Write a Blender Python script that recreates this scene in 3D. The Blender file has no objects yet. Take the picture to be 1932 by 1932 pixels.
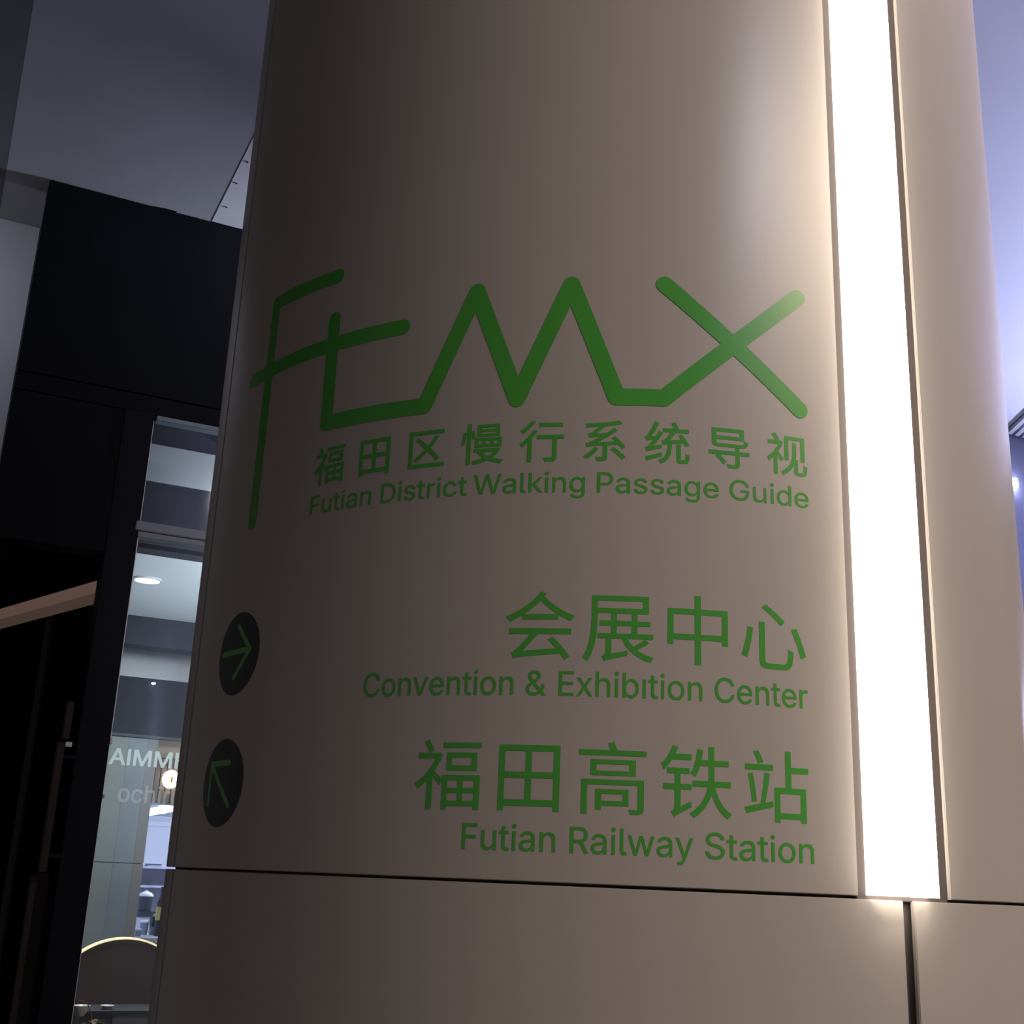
import bpy, bmesh, math, random
from mathutils import Vector, Matrix
random.seed(7)
SC = bpy.context.scene
COL = SC.collection
EYE = 1.6            # eye height above the pavement, metres
R = 0.6              # radius of the round column, which stands at the origin
rad = math.radians

# ------------------------------------------------------------------ camera
cam_d = bpy.data.cameras.new('camera')
cam_d.sensor_fit = 'HORIZONTAL'; cam_d.sensor_width = 36.0
cam_d.lens = 36.0 * 2290.05 / 1932.0
cam_d.clip_start = 0.02
cam = bpy.data.objects.new('camera', cam_d); COL.objects.link(cam)
_rt = Vector((0.99700863, 0.06534319, 0.04128023)); _up = Vector((-0.02024728, -0.29463282, 0.95539602)); _fw = Vector((-0.07459113, 0.95337389, 0.29242844))
cam.matrix_world = Matrix(((_rt.x, _up.x, -_fw.x, 0), (_rt.y, _up.y, -_fw.y, -1.83714), (_rt.z, _up.z, -_fw.z, EYE), (0, 0, 0, 1)))
SC.camera = cam

# ------------------------------------------------------------------ night sky, exposure
w = bpy.data.worlds.new('night'); SC.world = w; w.use_nodes = True
w.node_tree.nodes['Background'].inputs[0].default_value = (0.50, 0.46, 0.43, 1)
w.node_tree.nodes['Background'].inputs[1].default_value = 0.15
SC.view_settings.view_transform = 'Standard'; SC.view_settings.look = 'None'
SC.view_settings.exposure = 0.0; SC.view_settings.gamma = 1.0; SC.view_settings.use_curve_mapping = False

# ------------------------------------------------------------------ frame of the shop front
# a runs along the shop front, w runs into the shop, z is measured from the eye level
P0 = Vector((-2.216, 2.25086, 0)); U = Vector((0.86776545, 0.49697396, 0)); N = Vector((-0.49697396, 0.86776545, 0))
def fp(a, w, z): return P0 + U * a + N * w + Vector((0, 0, z + EYE))

# ------------------------------------------------------------------ lamps
BAR_STRENGTH = 7.5
def area(name, loc, size, energy, color, target=None, size_y=None, shape='DISK', spread=180):
    l = bpy.data.lights.new(name, 'AREA'); l.energy = energy; l.color = color; l.shape = shape; l.size = size
    if size_y: l.size_y = size_y
    l.spread = rad(spread)
    o = bpy.data.objects.new(name, l); COL.objects.link(o); o.location = loc
    d = (Vector(target) - Vector(loc)) if target is not None else Vector((0, 0, -1))
    o.rotation_euler = d.to_track_quat('-Z', 'Y').to_euler()
    return o
CEIL = 2.6
DOWNLIGHT_AND_FILLS = [  # world x, y, radius, energy, colour: first one mirrored in the panel, the rest unseen fill lamps added
    (1.95, -2.55, 0.13, 30, (0.78, 0.80, 1.0)),
    (2.80, -2.04, 0.75, 112, (1.0, 0.81, 0.63)),
    (-2.85, 1.75, 0.06, 1.7, (0.78, 0.80, 1.0)),
    (1.22, 0.28, 0.18, 34, (1.0, 0.82, 0.83)),
]
for k_, (x, y, r_, e, c) in enumerate(DOWNLIGHT_AND_FILLS):
    area('downlight_and_fill_lamp', (x, y, EYE + CEIL - 0.045), 2 * r_, e, c, fp(-0.25, 0.43, 1.95) if k_ == 2 else None, spread=110 if k_ == 2 else 180)

# ------------------------------------------------------------------ materials
def mat(name, base=(0.5, 0.5, 0.5), rough=0.5, metal=0.0, spec=0.5, emit=None, strength=0.0, noise=0.0, nscale=6.0, bump=0.0, bscale=200.0, coat=0.0, stretch=(1, 1, 1)):
    m = bpy.data.materials.new(name); m.use_nodes = True
    nt = m.node_tree; b = nt.nodes['Principled BSDF']
    b.inputs['Base Color'].default_value = (*base, 1); b.inputs['Roughness'].default_value = rough
    b.inputs['Metallic'].default_value = metal; b.inputs['Specular IOR Level'].default_value = spec
    b.inputs['Coat Weight'].default_value = coat
    if emit: b.inputs['Emission Color'].default_value = (*emit, 1); b.inputs['Emission Strength'].default_value = strength
    if noise or bump:
        tc = nt.nodes.new('ShaderNodeTexCoord'); mp = nt.nodes.new('ShaderNodeMapping'); mp.inputs['Scale'].default_value = stretch
        nt.links.new(tc.outputs['Object'], mp.inputs['Vector'])
    if noise:
        n = nt.nodes.new('ShaderNodeTexNoise'); n.inputs['Scale'].default_value = nscale; n.inputs['Detail'].default_value = 4
        nt.links.new(mp.outputs['Vector'], n.inputs['Vector'])
        r = nt.nodes.new('ShaderNodeValToRGB')
        r.color_ramp.elements[0].position = 0.3; r.color_ramp.elements[1].position = 0.7
        r.color_ramp.elements[0].color = (*[max(0, c * (1 - noise)) for c in base], 1)
        r.color_ramp.elements[1].color = (*[min(1, c * (1 + noise)) for c in base], 1)
        nt.links.new(n.outputs['Fac'], r.inputs['Fac']); nt.links.new(r.outputs['Color'], b.inputs['Base Color'])
    if bump:
        n2 = nt.nodes.new('ShaderNodeTexNoise'); n2.inputs['Scale'].default_value = bscale; n2.inputs['Detail'].default_value = 2
        nt.links.new(mp.outputs['Vector'], n2.inputs['Vector'])
        bp = nt.nodes.new('ShaderNodeBump'); bp.inputs['Strength'].default_value = bump; bp.inputs['Distance'].default_value = 0.002
        nt.links.new(n2.outputs['Fac'], bp.inputs['Height']); nt.links.new(bp.outputs['Normal'], b.inputs['Normal'])
    return m
def glass_mat(name, tint=(0.93, 0.97, 0.97), gloss=0.06, rough=0.02):
    m = bpy.data.materials.new(name); m.use_nodes = True; nt = m.node_tree
    for n in list(nt.nodes):
        if n.type != 'OUTPUT_MATERIAL': nt.nodes.remove(n)
    out = [n for n in nt.nodes if n.type == 'OUTPUT_MATERIAL'][0]
    t = nt.nodes.new('ShaderNodeBsdfTransparent'); t.inputs[0].default_value = (*tint, 1)
    g = nt.nodes.new('ShaderNodeBsdfGlossy'); g.inputs['Roughness'].default_value = rough; g.inputs['Color'].default_value = (0.9, 0.95, 1, 1)
    mx = nt.nodes.new('ShaderNodeMixShader'); mx.inputs[0].default_value = gloss
    nt.links.new(t.outputs[0], mx.inputs[1]); nt.links.new(g.outputs[0], mx.inputs[2]); nt.links.new(mx.outputs[0], out.inputs['Surface'])
    return m
def film_mat(name, color, opacity):     # thin translucent lettering film on the shop glass
    m = bpy.data.materials.new(name); m.use_nodes = True; nt = m.node_tree; b = nt.nodes['Principled BSDF']
    out = [n for n in nt.nodes if n.type == 'OUTPUT_MATERIAL'][0]
    b.inputs['Base Color'].default_value = (*color, 1); b.inputs['Roughness'].default_value = 0.5
    tl = nt.nodes.new('ShaderNodeBsdfTranslucent'); tl.inputs[0].default_value = (*color, 1)
    a1 = nt.nodes.new('ShaderNodeMixShader'); a1.inputs[0].default_value = 0.6
    nt.links.new(b.outputs[0], a1.inputs[1]); nt.links.new(tl.outputs[0], a1.inputs[2])
    t = nt.nodes.new('ShaderNodeBsdfTransparent'); mx = nt.nodes.new('ShaderNodeMixShader'); mx.inputs[0].default_value = opacity
    nt.links.new(t.outputs[0], mx.inputs[1]); nt.links.new(a1.outputs[0], mx.inputs[2]); nt.links.new(mx.outputs[0], out.inputs['Surface'])
    return m
M = {
    'panel': mat('satin_taupe_metal', (0.50, 0.445, 0.395), 0.34, 0.0, 0.55, noise=0.03, nscale=3, bump=0.03, bscale=900),
    'core': mat('dark_column_core', (0.16, 0.135, 0.12), 0.8),
    'channel': mat('lamp_channel_metal', (0.12, 0.098, 0.088), 0.6, spec=0.2, noise=0.04),
    'diffuser': mat('lamp_diffuser', (0.9, 0.88, 0.85), 0.4, emit=(1.0, 0.90, 0.79), strength=BAR_STRENGTH),
    'green': mat('green_vinyl', (0.085, 0.40, 0.055), 0.28, spec=0.5, noise=0.05, nscale=12),
    'navy': mat('navy_vinyl', (0.013, 0.018, 0.028), 0.3, spec=0.3),
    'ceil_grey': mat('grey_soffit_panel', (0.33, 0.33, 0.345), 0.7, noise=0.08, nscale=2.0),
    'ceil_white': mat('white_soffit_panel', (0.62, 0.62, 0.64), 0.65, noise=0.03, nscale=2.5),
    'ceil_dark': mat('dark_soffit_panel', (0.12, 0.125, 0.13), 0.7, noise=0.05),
    'screw': mat('screw_metal', (0.08, 0.08, 0.09), 0.5, 0.5),
    'white_wall': mat('white_cladding', (0.68, 0.68, 0.72), 0.6, noise=0.04, nscale=3),
    'black': mat('black_fascia', (0.006, 0.007, 0.009), 0.55, spec=0.08, noise=0.1),
    'black2': mat('black_frame', (0.006, 0.007, 0.011), 0.5, spec=0.10),
    'void': mat('dark_lobby_paint', (0.012, 0.011, 0.011), 0.8, spec=0.1),
    'rail': mat('blue_grey_rail', (0.22, 0.26, 0.31), 0.45, 0.2),
    'trim': mat('glass_highlight_trim', (0.85, 0.88, 0.9), 0.3, 0.2),
    'glass': glass_mat('shop_glass'),
    'wall_blue': mat('dark_blue_wall', (0.30, 0.31, 0.48), 0.6, noise=0.05),
    'slat': mat('grille_slat', (0.48, 0.46, 0.48), 0.5),
    'slat_dark': mat('grille_backing', (0.10, 0.09, 0.10), 0.7),
    'floor': mat('paving', (0.16, 0.15, 0.145), 0.55, noise=0.12, nscale=5, bump=0.1, bscale=80),
    'housing': mat('lamp_housing', (0.7, 0.7, 0.7), 0.4),
    'lamp_cool': mat('cool_lamp', (0.9, 0.9, 0.9), 0.4, emit=(0.80, 0.82, 1.0), strength=10),
    'lamp_warm': mat('warm_lamp', (0.9, 0.9, 0.9), 0.4, emit=(1.0, 0.82, 0.66), strength=6),
    'lamp_shop': mat('shop_downlight', (0.9, 0.9, 0.9), 0.4, emit=(0.92, 0.97, 1.0), strength=8),
    'lamp_wall': mat('wall_lamp_lens', (0.9, 0.9, 0.9), 0.4, emit=(0.72, 0.80, 1.0), strength=30),
    'shop_ceil': mat('shop_ceiling_paint', (0.78, 0.82, 0.86), 0.7, noise=0.02),
    'shop_white': mat('shop_white_board', (0.80, 0.83, 0.90), 0.6),
    'shop_dark': mat('shop_navy_bulkhead', (0.017, 0.022, 0.031), 0.5, spec=0.3, noise=0.1),
    'steel': mat('brushed_steel', (0.30, 0.29, 0.30), 0.38, 0.4, noise=0.06, nscale=4, stretch=(4, 4, 0.5)),
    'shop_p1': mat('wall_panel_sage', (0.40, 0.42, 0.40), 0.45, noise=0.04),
    'shop_p2': mat('wall_panel_reflection', (0.34, 0.38, 0.41), 0.4, noise=0.04),  # bluish tone paints the stripe reflected in the shop glass
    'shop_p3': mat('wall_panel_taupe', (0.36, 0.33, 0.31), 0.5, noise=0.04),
    'wood': mat('brown_slat_wood', (0.22, 0.15, 0.12), 0.55, noise=0.2, nscale=9, stretch=(6, 6, 0.6)),
    'beige': mat('beige_plaster', (0.62, 0.52, 0.43), 0.7),
    'sign': mat('lit_letter_face', (0.9, 0.9, 0.85), 0.4, emit=(1.0, 0.93, 0.80), strength=4.5),
    'k_wall': mat('kitchen_tile', (0.74, 0.76, 0.86), 0.5, noise=0.03),
    'k_lamp': mat('kitchen_tube', (0.9, 0.9, 0.9), 0.4, emit=(0.86, 0.95, 1.0), strength=5),
    'pot': mat('dark_stock_pot', (0.055, 0.065, 0.085), 0.35, 0.6),
    'k_grey': mat('kitchen_grey', (0.28, 0.30, 0.40), 0.5),
    'k_mid': mat('mid_grey_paint', (0.10, 0.105, 0.13), 0.5),
    'k_shelf': mat('shelf_grey', (0.36, 0.38, 0.50), 0.5),
    'k_dark': mat('kitchen_black', (0.012, 0.014, 0.022), 0.5),
    'yellow': mat('yellow_plastic', (0.62, 0.52, 0.16), 0.5),
    'paper': mat('white_paper', (0.85, 0.86, 0.92), 0.6),
    'umber': mat('dark_umber_board', (0.085, 0.060, 0.038), 0.6, spec=0.2, noise=0.15, nscale=5),
    'rim': mat('lit_rim', (0.9, 0.8, 0.6), 0.4, emit=(1.0, 0.78, 0.46), strength=1.05),
    'grey_counter': mat('grey_counter', (0.16, 0.155, 0.145), 0.5, noise=0.06),
    'ceramic': mat('white_ceramic', (0.62, 0.58, 0.54), 0.3),
    'leaf': mat('green_leaf', (0.20, 0.30, 0.06), 0.45, noise=0.25, nscale=30),
    'leaf_red': mat('russet_leaf', (0.17, 0.075, 0.055), 0.5, noise=0.25, nscale=30),
    'terracotta': mat('dark_flowerpot', (0.07, 0.05, 0.04), 0.6),
    'bronze': mat('brown_door_pull', (0.030, 0.022, 0.018), 0.5, 0.0, 0.2, noise=0.1),
    'cove': mat('strip_painted_glow', (0.5, 0.4, 0.36), 0.5, emit=(0.80, 0.49, 0.40), strength=0.115),  # weak emission stands in for light falling on the strip
    'cove2': mat('lip_painted_glow', (0.34, 0.25, 0.21), 0.5, emit=(0.75, 0.49, 0.39), strength=0.075),
    'film1': film_mat('pale_teal_film', (0.80, 0.97, 0.98), 0.78),
    'film2': film_mat('faint_grey_film', (0.80, 0.83, 0.80), 0.30),
}

# ------------------------------------------------------------------ object helpers
def link(name, bm, m, parent=None, smooth=False, sharp=35, origin=None):
    """one bmesh (world coordinates) -> one object whose origin lies at its base"""
    me = bpy.data.meshes.new(name)
    bmesh.ops.recalc_face_normals(bm, faces=bm.faces[:])
    if origin is None and bm.verts:
        xs = [v.co.x for v in bm.verts]; ys = [v.co.y for v in bm.verts]; zs = [v.co.z for v in bm.verts]
        origin = Vector(((min(xs) + max(xs)) / 2, (min(ys) + max(ys)) / 2, min(zs)))
    origin = Vector(origin)
    bmesh.ops.translate(bm, verts=bm.verts[:], vec=-origin)
    bm.to_mesh(me); bm.free()
    if smooth:
        for f in me.polygons: f.use_smooth = True
        me.set_sharp_from_angle(angle=rad(sharp))
    me.materials.append(M[m])
    o = bpy.data.objects.new(name, me); COL.objects.link(o)
    o.location = origin
    if parent:
        o.parent = parent; o.location = origin - world_loc(parent)
    return o
def world_loc(o):
    v = Vector(o.location)
    while o.parent: o = o.parent; v += Vector(o.location)
    return v
def empty(name, loc):
    o = bpy.data.objects.new(name, None); COL.objects.link(o); o.location = loc; o.empty_display_size = 0.1
    return o
def tag(o, label=None, cat=None, group=None, kind=None):
    if label: o['label'] = label
    if cat: o['category'] = cat
    if group: o['group'] = group
    if kind: o['kind'] = kind
    return o
def fbox(bm, a0, a1, w0, w1, z0, z1, bev=0.0):
    vs = [bm.verts.new(fp(a, w_, z)) for a in (a0, a1) for w_ in (w0, w1) for z in (z0, z1)]
    fs = []
    for q in ((0, 1, 3, 2), (4, 6, 7, 5), (0, 4, 5, 1), (2, 3, 7, 6), (0, 2, 6, 4), (1, 5, 7, 3)):
        fs.append(bm.faces.new([vs[i] for i in q]))
    if bev:
        es = list({e for f in fs for e in f.edges})
        bmesh.ops.bevel(bm, geom=es, offset=bev, segments=2, affect='EDGES')
def fb(name, m, a0, a1, w0, w1, z0, z1, parent=None, bev=0.0):
    bm = bmesh.new(); fbox(bm, a0, a1, w0, w1, z0, z1, bev); return link(name, bm, m, parent, smooth=bool(bev))
def lathe(name, m, c, prof, seg=24, parent=None, origin=None):
    """prof: (radius, z) pairs about a vertical axis through world point c"""
    bm = bmesh.new(); rings = []
    for (r_, z) in prof:
        rings.append([bm.verts.new(Vector(c) + Vector((r_ * math.cos(2 * math.pi * k / seg), r_ * math.sin(2 * math.pi * k / seg), z))) for k in range(seg)])
    for A, B in zip(rings, rings[1:]):
        for k in range(seg): bm.faces.new((A[k], A[(k + 1) % seg], B[(k + 1) % seg], B[k]))
    bm.faces.new(rings[0][::-1]); bm.faces.new(rings[-1])
    bmesh.ops.remove_doubles(bm, verts=bm.verts[:], dist=1e-6)
    return link(name, bm, m, parent, smooth=True)
def tube(bm, pts, r_, seg=8):
    rings = []
    for i, p_ in enumerate(pts):
        d = (pts[min(i + 1, len(pts) - 1)] - pts[max(i - 1, 0)]).normalized()
        s = d.cross(Vector((0, 0, 1)) if abs(d.z) < 0.9 else Vector((1, 0, 0))).normalized(); t = s.cross(d)
        rr = r_[i] if isinstance(r_, (list, tuple)) else r_
        rings.append([bm.verts.new(p_ + (s * math.cos(2 * math.pi * k / seg) + t * math.sin(2 * math.pi * k / seg)) * rr) for k in range(seg)])
    for A, B in zip(rings, rings[1:]):
        for k in range(seg): bm.faces.new((A[k], A[(k + 1) % seg], B[(k + 1) % seg], B[k]))
    bm.faces.new(rings[0][::-1]); bm.faces.new(rings[-1])

# ================================================================== THE PLACE
# ------------------------------------------------------------------ floor and ceiling
bm = bmesh.new(); fbox(bm, -6, 10, -9, 0.0, -EYE - 0.1, -EYE); fl = link('floor', bm, 'floor'); tag(fl, kind='structure')
bm = bmesh.new(); fbox(bm, -6, 10, -9, 8.0, CEIL + 0.02, CEIL + 0.12); ceil = link('ceiling', bm, 'ceil_dark'); tag(ceil, kind='structure')
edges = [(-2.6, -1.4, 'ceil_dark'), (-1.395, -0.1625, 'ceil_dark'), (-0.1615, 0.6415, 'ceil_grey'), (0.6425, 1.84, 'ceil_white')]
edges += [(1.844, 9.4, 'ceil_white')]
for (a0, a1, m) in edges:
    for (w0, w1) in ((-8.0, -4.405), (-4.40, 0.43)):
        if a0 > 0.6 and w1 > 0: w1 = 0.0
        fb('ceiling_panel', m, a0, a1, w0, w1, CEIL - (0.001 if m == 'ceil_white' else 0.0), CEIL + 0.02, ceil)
for (a, w_) in ((0.664, -0.514), (0.663, -0.344), (0.671, -0.145), (0.70, 0.0)):
    if w_ < -0.05:
        lathe('screw', 'screw', fp(a, w_, CEIL - 0.0042), [(0.0012, 0), (0.0045, 0.001), (0.0045, 0.0035)], 10, ceil)

# ------------------------------------------------------------------ shop front
wb = fb('wall_back', 'white_wall', -2.4, 0.004, 0.435, 0.60, -EYE, CEIL + 0.02); tag(wb, kind='structure')
fascia = empty('wall_front', fp(1.6, 0.06, 1.70)); tag(fascia, kind='structure')
for k, (a0, a1) in enumerate(((0.0, 1.598), (1.602, 3.198))):
    fb('fascia_panel', 'black', a0, a1, 0.0, 0.12, 1.780, CEIL - 0.004, fascia, 0.002)
fb('fascia_panel', 'black', 0.0, 3.198, 0.002, 0.12, 1.705, 1.776, fascia, 0.001)
fb('fascia_panel', 'black', 0.0, 0.408, 0.002, 0.12, 1.127, 1.702, fascia, 0.002)
fb('joint_backing', 'black2', 0.002, 3.19, 0.012, 0.10, 1.71, CEIL - 0.01, fascia)
fb('fascia_cap', 'black', 0.45, 0.497, -0.004, 0.02, CEIL - 0.006, CEIL + 0.004, fascia)
fb('side_wall', 'void', 0.0, 0.012, 0.002, 2.4, -EYE, 1.12, fascia)
# dark recessed entrance left of the post
lob = fb('wall_lobby', 'void', 0.012, 0.405, 2.2, 2.3, -EYE, 1.70); tag(lob, kind='structure')
lb2 = fb('ceiling_lobby', 'void', 0.012, 0.52, 0.125, 2.2, 1.30, 1.36); tag(lb2, kind='structure')
lb3 = fb('wall_party', 'void', 0.440, 0.465, 0.13, 3.55, -EYE, 1.75); tag(lb3, kind='structure')

# ---- shop window: post, head, rail, panes
win = empty('window_1', fp(1.5, 0.03, -EYE)); tag(win, kind='structure')
fb('post', 'black2', 0.408, 0.519, -0.004, 0.12, -EYE, 1.704, win, 0.002)
fb('post', 'black2', 1.85, 1.93, 0.0, 0.10, -EYE, 1.704, win, 0.002)
fb('post', 'black2', 3.13, 3.198, 0.0, 0.10, -EYE, 1.704, win, 0.002)
fb('head', 'rail', 0.53, 3.12, 0.0, 0.05, 1.684, 1.703, win, 0.002)
fb('rail', 'rail', 0.506, 3.12, -0.008, 0.045, 1.229, 1.266, win, 0.003)
fb('rail', 'rail', 0.506, 3.12, -0.002, 0.045, 1.204, 1.2265, win, 0.002)
fb('edge_highlight_trim', 'trim', 0.5195, 0.5232, 0.012, 0.030, 1.268, 1.683, win)  # pale trim, its tone standing in for the highlight along the glass edge
fb('edge_highlight_trim', 'trim', 0.5195, 0.5240, 0.012, 0.030, 0.44, 1.203, win)
fb('edge_highlight_trim', 'trim', 0.5195, 0.5225, 0.012, 0.030, -EYE + 0.06, 0.436, win)
fb('clip', 'trim', 0.521, 0.529, 0.004, 0.030, 0.425, 0.446, win, 0.002)
fb('clip', 'trim', 0.523, 0.531, 0.004, 0.030, 0.232, 0.250, win, 0.002)
fb('sill', 'black2', 0.525, 3.12, 0.0, 0.06, -EYE, -EYE + 0.06, win)
for (a0, a1) in ((0.5235, 1.85), (1.93, 3.13)):
    fb('pane', 'glass', a0, a1, 0.020, 0.026, 1.268, 1.682, win)
    fb('pane', 'glass', a0, a1, 0.020, 0.026, -EYE + 0.062, 1.203, win)

# ---- right hand part of the front: dark blue wall with a bright little lamp, ceiling grille
wr = fb('wall_right', 'wall_blue', 3.2, 9.5, 0.0, 0.15, -EYE, CEIL + 0.02); tag(wr, kind='structure')

# ------------------------------------------------------------------ shop interior
shop = {}
tag(fb('ceiling_shop', 'shop_ceil', 0.55, 3.6, 0.9, 3.08, 1.50, 1.56), kind='structure')
tag(fb('floor_shop', 'floor', 0.0, 3.6, 0.0, 7.2, -EYE - 0.1, -EYE), kind='structure')
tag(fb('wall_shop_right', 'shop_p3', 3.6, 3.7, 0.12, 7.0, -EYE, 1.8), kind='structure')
bh = empty('trim_1', fp(2.0, 0.5, 1.335)); tag(bh, kind='structure')
fb('bulkhead', 'shop_dark', 0.55, 3.6, 0.50, 0.60, 1.335, 1.98, bh)
fb('white_board', 'shop_white', 0.552, 3.55, 0.485, 0.50, 1.584, 1.750, bh, 0.002)
bh2 = empty('trim_2', fp(2.0, 3.1, 1.32)); tag(bh2, kind='structure')
fb('beam', 'shop_dark', 0.56, 3.6, 3.085, 3.20, 1.321, 1.56, bh2)
fb('beam', 'shop_dark', 0.56, 3.6, 0.78, 0.895, 1.36, 1.56, bh2)
bh3 = empty('trim_3', fp(2.0, 3.6, 0.82)); tag(bh3, kind='structure')
fb('steel_lip', 'k_mid', 0.56, 3.6, 3.50, 3.60, 1.365, 1.43, bh3)
fb('steel_panel', 'steel', 0.56, 3.6, 3.54, 3.60, 1.186, 1.364, bh3)
fb('dark_panel', 'shop_dark', 0.56, 3.6, 3.55, 3.64, 0.822, 1.185, bh3)
fb('lower_lip', 'k_mid', 0.56, 3.6, 3.545, 3.60, 0.803, 0.821, bh3)
# back wall of the shop: three tall panels whose tones paint a glass reflection, each in two lengths, and the slatted bulkhead over the kitchen hatch
wsb = empty('wall_shop_back', fp(0.95, 3.6, -EYE)); tag(wsb, kind='structure')
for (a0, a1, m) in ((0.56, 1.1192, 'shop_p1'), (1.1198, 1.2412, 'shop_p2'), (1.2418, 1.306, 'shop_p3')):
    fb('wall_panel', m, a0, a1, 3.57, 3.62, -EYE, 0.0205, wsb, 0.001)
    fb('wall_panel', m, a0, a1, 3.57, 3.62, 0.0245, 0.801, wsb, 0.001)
fb('backing', 'shop_dark', 0.56, 1.300, 3.6, 3.66, -EYE, 0.80, wsb)
fb('light_recess', 'beige', 1.31, 3.6, 3.72, 3.76, 0.70, 0.90, wsb)
fb('light_recess', 'beige', 1.31, 3.6, 3.60, 3.76, 0.66, 0.682, wsb)
for k in range(60):
    a0 = 1.31 + 0.038 * k
    fb('slat', 'wood', a0, a0 + 0.031, 3.575, 3.60, 0.404, 0.690 - (0.012 if k % 3 == 1 else 0), wsb)
fb('slat_backing', 'wood', 1.308, 3.6, 3.60, 3.63, 0.404, 0.66, wsb)
tag(fb('wall_shop_counter', 'umber', 1.308, 3.6, 3.57, 3.62, -EYE, -0.56), kind='structure')
# kitchen beyond the hatch
tag(fb('wall_kitchen', 'k_wall', 1.0, 3.6, 6.4, 6.5, -EYE, 0.8), kind='structure')
tag(fb('ceiling_kitchen', 'k_wall', 1.0, 3.6, 3.78, 6.4, 0.43, 0.50), kind='structure')
tag(fb('wall_kitchen_left', 'k_wall', 1.0, 1.1, 3.78, 6.4, -EYE, 0.43), kind='structure')
tag(fb('trim_4', 'shop_white', 1.1, 3.6, 6.36, 6.398, 0.345, 0.385), kind='structure')

# ================================================================== THE COLUMN
column = empty('wayfinding_sign', (0, 0, 0))
tag(column, 'round column clad in taupe metal panels with green Chinese signage and a glowing vertical light', 'sign')
def arc(name, m, t0, t1, z0, z1, r0, r1, parent, bev=0.0009, step=0.75):
    bm = bmesh.new(); n = max(2, int(math.ceil((t1 - t0) / step)))
    rows = []
    zs = [z0, z1]
    for i in range(n + 1):
        t = rad(t0 + (t1 - t0) * i / n); s, c = math.sin(t), -math.cos(t)
        rows.append([bm.verts.new((r * s, r * c, z + EYE)) for (r, z) in ((r0, z0), (r1, z0), (r1, z1), (r0, z1))])
    sharp = []
    for A, B in zip(rows, rows[1:]):
        for k in range(4): bm.faces.new((A[k], A[(k + 1) % 4], B[(k + 1) % 4], B[k]))
    bm.faces.new(rows[0][::-1]); bm.faces.new(rows[-1])
    bm.normal_update()
    if bev:
        es = [e for e in bm.edges if len(e.link_faces) == 2 and e.calc_face_angle() > 0.8]
        bmesh.ops.bevel(bm, geom=es, offset=bev, segments=2, affect='EDGES', clamp_overlap=True)
    return link(name, bm, m, parent, smooth=True, sharp=30)
TOP = CEIL - 0.001; BOT = -EYE
lathe('column_core', 'core', (0, 0, 0), [(R - 0.012, 0.001), (R - 0.012, EYE + TOP)], 96, column)
SEAM0, SEAM1 = -0.0004, 0.0024
JL0, JL1 = -61.15, -60.55
sign_panel = arc('cladding_panel', 'panel', JL1, 26.1, SEAM1, TOP, R - 0.006, R, column)
sign_panel['label'] = 'taupe panel carrying the green lettering'
for (t0, t1) in ((38.45, 118.7), (119.3, 208.7), (209.3, 360 + JL0)):
    arc('cladding_panel', 'panel', t0, t1, SEAM1, TOP, R - 0.006, R, column)
for (t0, t1) in ((JL1, 31.6), (33.05, 118.7), (119.3, 208.7), (209.3, 360 + JL0)):
    arc('cladding_panel', 'panel', t0, t1, BOT, SEAM0, R - 0.006, R, column)
chan = arc('lamp_channel', 'channel', 26.12, 38.43, SEAM0 - 0.001, TOP, R - 0.03, R - 0.0035, column)
bar = empty('light_bar', (0, 0, 0)); bar.parent = column; bar['label'] = 'glowing warm white light strip'
ZB = 0.0045
def dome(name, m, t0, t1, z0, z1, h, parent, n=24, inset=0.0):
    """D-profile diffuser: base on the channel, bulging h beyond the panels"""
    bm = bmesh.new(); prof = []
    for i in range(n + 1):
        u_ = i / n; v_ = -math.cos(math.pi * u_); prof.append((t0 + (t1 - t0) * (v_ + 1) / 2, R + 0.0008 + h * (1 - v_ ** 4)))
    prof += [(t1, R - 0.0045), (t0, R - 0.0045)]
    lo = [bm.verts.new((r * math.sin(rad(t)), -r * math.cos(rad(t)), z0 + EYE)) for t, r in prof]
    hi = [bm.verts.new((r * math.sin(rad(t)), -r * math.cos(rad(t)), z1 + EYE)) for t, r in prof]
    k = len(prof)
    for i in range(k): bm.faces.new((lo[i], lo[(i + 1) % k], hi[(i + 1) % k], hi[i]))
    bm.faces.new(lo[::-1]); bm.faces.new(hi)
    return link(name, bm, m, parent, smooth=True, sharp=40)
dome('diffuser', 'diffuser', 27.25, 35.4, ZB - 0.001, 0.1062, 0.029, bar)
dome('diffuser', 'diffuser', 27.25, 35.4, 0.1064, TOP, 0.029, bar)

# ---- lettering: flat shapes laid onto the panel's curve
def wrap(bm, off=0.0006, step=0.006):
    xs = [v.co.x for v in bm.verts]; x = math.floor(min(xs) / step) * step + step
    while x < max(xs):
        bmesh.ops.bisect_plane(bm, geom=bm.verts[:] + bm.edges[:] + bm.faces[:], plane_co=(x, 0, 0), plane_no=(1, 0, 0), dist=1e-6)
        x += step
    for v in bm.verts:
        t = v.co.x / R; z = v.co.y; v.co = Vector(((R + off) * math.sin(t), -(R + off) * math.cos(t), z + EYE))
def orient_out(o, axis=None):
    me = o.data; flip = []
    bm = bmesh.new(); bm.from_mesh(me); bm.normal_update()
    for f in bm.faces:
        c = f.calc_center_median() + world_loc(o)
        out = axis if axis is not None else Vector((c.x, c.y, 0))
        if f.normal.dot(out) < 0: flip.append(f)
    bmesh.ops.reverse_faces(bm, faces=flip); bm.to_mesh(me); bm.free()
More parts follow.
